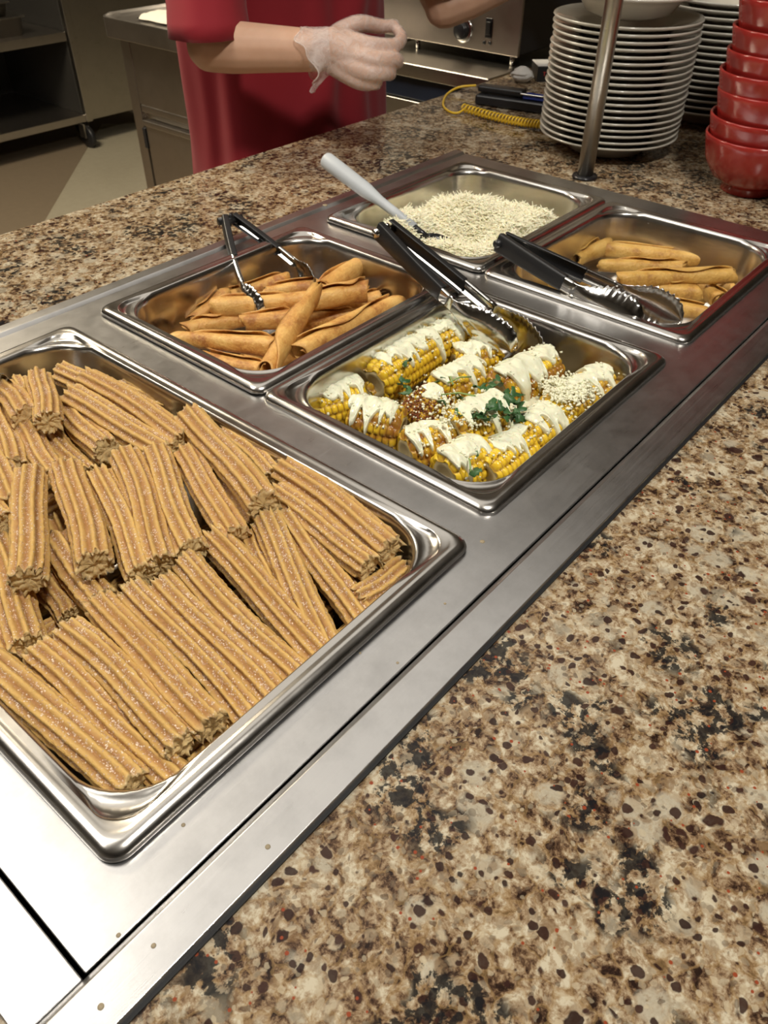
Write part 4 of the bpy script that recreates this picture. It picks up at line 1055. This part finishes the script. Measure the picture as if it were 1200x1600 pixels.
for sx in (-1, 1): ell(m_, (1.15+sx*.075,1.025,1.580), (.012,.022,.032), 12)
caps(m_, [(1.13,.922,1.530),(1.17,.922,1.530)], [.006,.006], 8)
caps(m_, [SR, SR.lerp(ER,.5), ER], [.040,.043,.0365]); caps(m_, [ER, ER.lerp(WR,.22), ER.lerp(WR,.55), WR], [.0365,.0375,.0340,.0295])
caps(m_, [SL, SL.lerp(EL,.5), EL], [.040,.044,.038]); caps(m_, [EL, EL.lerp(WL,.25), EL.lerp(WL,.6), WL], [.040,.041,.034,.027])
hand_mesh(m_)
ax = (WL-EL).normalized(); up = (Vector((0,0,1))-ax*ax.z).normalized(); sd = ax.cross(up)
caps(m_, [WL, WL+ax*.05, WL+ax*.085], [.027,.030,.026])
for k in range(4):
    off = sd*(.030-.020*k); l = [.068,.078,.072,.056][k]; b0 = WL+ax*.085+off
    caps(m_, [WL+ax*.03+off*.6, b0, b0+ax*l*.45-up*.010, b0+ax*l*.8-up*.030, b0+ax*l*.85-up*.048], [.013,.0105,.0095,.0085,.0078], 10)
caps(m_, [WL+ax*.02+sd*.022, WL+ax*.05+sd*.050-up*.01, WL+ax*.085+sd*.058-up*.022], [.014,.012,.0095], 10)
bo = relbuild(m_, 'body', 'skin', pr)
md = bo.modifiers.new('remesh', 'REMESH'); md.mode = 'VOXEL'; md.voxel_size = .0034; md.use_smooth_shade = True
md = bo.modifiers.new('smooth', 'SMOOTH'); md.factor = .5; md.iterations = 4
# face details
for sx in (-1, 1):
    m2 = MB(); ell(m2, (1.15+sx*.031,.930,1.592), (.012,.010,.010), 14); relbuild(m2, 'eye', 'label_white', pr)
    m2 = MB(); ell(m2, (1.15+sx*.031,.9225,1.592), (.005,.004,.005), 10); relbuild(m2, 'iris', 'hair', pr)
m2 = MB(); ell(m2, (1.15,1.040,1.612), (.084,.096,.100)); o = relbuild(m2, 'hair', 'hair', pr)
# glove over the near hand, with its flared wrinkled cuff
m2 = MB(); hand_mesh(m2, .0012); gl = relbuild(m2, 'glove', 'glove_vinyl', pr)
md = gl.modifiers.new('remesh', 'REMESH'); md.mode = 'VOXEL'; md.voxel_size = .0022; md.use_smooth_shade = True
md = gl.modifiers.new('smooth', 'SMOOTH'); md.factor = .5; md.iterations = 3
axh = (D(530,80,0)-D(476,84,0)).normalized(); uh = (-dn-axh*axh.dot(-dn)).normalized(); sh = axh.cross(uh); rings = []
for i in range(15):
    q_ = i/14; c_ = D(516,79,.0).lerp(D(474,88,.0), q_); n_ = 64; ring = []
    for j in range(n_):
        a = 2*PI*j/n_; base = .0325+.0065*q_ + .010*q_*q_*max(0, -math.sin(a))
        r = base*(1+.06*q_*math.sin(a*7+q_*3)+.05*q_*noise.noise(Vector((math.cos(a)*3, math.sin(a)*3, q_*3))))
        ring.append(c_+(sh*math.cos(a)*.92+uh*math.sin(a))*r - axh*(.006*q_*math.sin(a*3+1)+.004*q_*math.sin(a*8)) + axh*.016*q_*max(0, -math.sin(a)))
    rings.append(ring)
cf = MB().loft(rings).build('cuff', 'glove_vinyl', gl)
m3 = MB(); m3.tube(rings[-1]+[rings[-1][0]], .0011, 6, False); o = m3.build('cuff_bead', 'glove_vinyl', gl)
# shirt: one draped trunk with its two sleeves
def shirt_trunk():
    rings = []; nz, n_ = 60, 120
    zs = [(.70,.226,.148),(.80,.220,.150),(.90,.216,.148),(1.00,.214,.146),(1.10,.214,.145),(1.20,.216,.142),(1.30,.214,.130),(1.37,.198,.108),(1.42,.130,.080),(1.445,.075,.066)]
    for i in range(nz+1):
        z = .70+(1.445-.70)*i/nz
        for k in range(len(zs)-1):
            if zs[k][0] <= z <= zs[k+1][0]: t_ = (z-zs[k][0])/(zs[k+1][0]-zs[k][0]); a_ = zs[k][1]+(zs[k+1][1]-zs[k][1])*t_; b_ = zs[k][2]+(zs[k+1][2]-zs[k][2])*t_
        ring = []
        for j in range(n_):
            a = 2*PI*j/n_; fo = .018*noise.noise(Vector((math.cos(a)*3.2, math.sin(a)*3.2, z*2.2)))*min(1, (1.45-z)*4)
            fo += .010*math.sin(a*9+z*7)*max(0, 1.05-z)*1.6*(.5+.5*noise.noise(Vector((math.cos(a)*2, math.sin(a)*2, 7))))
            fo += .008*math.exp(-((z-1.0-.25*math.cos(a))/.05)**2)*max(0, -math.sin(a))
            e = (abs(math.cos(a))**2.3+abs(math.sin(a))**2.3)**(-1/2.3)
            ring.append(Vector((1.155+(a_*e+fo)*math.cos(a), 1.05+(b_*e+fo)*math.sin(a), z)))
        rings.append(ring)
    return rings
m3 = MB().loft(shirt_trunk())
for S, E, f_ in ((SR, ER, .955), (SL, EL, .90)):
    S = S + Vector((0, 0, -.005)); ax = (E-S).normalized(); u_ = ax.orthogonal().normalized(); s_ = ax.cross(u_); rings = []
    for i in range(23):
        q_ = i/20 if i <= 20 else 1.0; n_ = 48; c_ = S.lerp(E, -.10+(f_+.10)*q_) + Vector((0,0,.0))
        r0 = .056+.009*min(1, q_*1.6)
        if i == 21: r0 -= .0025
        if i == 22: r0 -= .0030; c_ = S.lerp(E, f_-.04)
        ring = []
        for j in range(n_):
            a = 2*PI*j/n_; r = r0*(1+.05*math.sin(2*a+1)+.06*q_*noise.noise(Vector((math.cos(a)*2.5, math.sin(a)*2.5, q_*2+S.x*9))))
            if i in (18,): r -= .0012
            p_ = c_+(u_*math.cos(a)+s_*math.sin(a))*r; p_ = p_ + ax*((c_.z-p_.z)/ax.z)*(q_**3)*.92
            ring.append(p_)
        rings.append(ring)
    tip = rings[0]; cc = sum(tip, Vector())/len(tip)
    rings = [[cc-ax*.034+(v-cc)*.25 for v in tip], [cc-ax*.024+(v-cc)*.70 for v in tip]]+rings
    m3.loft(rings, True, True)
sh_ = relbuild(m3, 'shirt', 'red_cloth', pr)
for p_ in ((1.155,1.06,1.437),):
    cl = MB(); rr_ = [p_[0]+.0, p_[1], p_[2]]; cl.tube([(1.155+.068*math.cos(2*PI*k/24), 1.052+.060*math.sin(2*PI*k/24), 1.443) for k in range(25)], .009, 8, False); relbuild(cl, 'collar', 'red_cloth', pr)
m4 = MB(); ell(m4, (1.155,1.06,.84), (.195,.135,.15))
for sx in (-1, 1): caps(m4, [(1.155+sx*.095,1.06,.84),(1.155+sx*.10,1.055,.50),(1.155+sx*.10,1.07,.09)], [.100,.078,.070])
relbuild(m4, 'trousers', 'trousers', pr)
for sx in (-1, 1):
    m5 = MB(); ell(m5, (1.155+sx*.10,1.00,.051), (.052,.140,.050)); relbuild(m5, 'shoe', 'black_rubber', pr)

# ------------------------------------------------------------ ceiling panels (the housings of the lamps, two of them added as fill)
for k, (x, y, sx, sy) in enumerate([(-.72,1.10,1.3,1.0),(1.05,.85,1.7,1.2),(.15,-.60,.3,.3),(4.35,4.9,.6,.4),(.55,2.5,1.0,.5)]):
    cp = thing('ceiling_light', (x,y,RH), ['bright ceiling light over the aisle behind the churro pan','large dim panel added over the aisle to brighten the steel deck','small square ceiling spotlight over the customers in front of the counter','flat ceiling light over the far right kitchen','flat light added overhead to brighten the left kitchen'][k], 'ceiling light')
    m_ = MB(); t_ = .03
    for lo, hi in (((-sx/2-t_,-sy/2-t_),(sx/2+t_,-sy/2)), ((-sx/2-t_,sy/2),(sx/2+t_,sy/2+t_)), ((-sx/2-t_,-sy/2),(-sx/2,sy/2)), ((sx/2,-sy/2),(sx/2+t_,sy/2))):
        m_.box((lo[0],lo[1],-.05), (hi[0],hi[1],-.001))
    m_.build('light_frame', 'appliance_steel', cp, False)
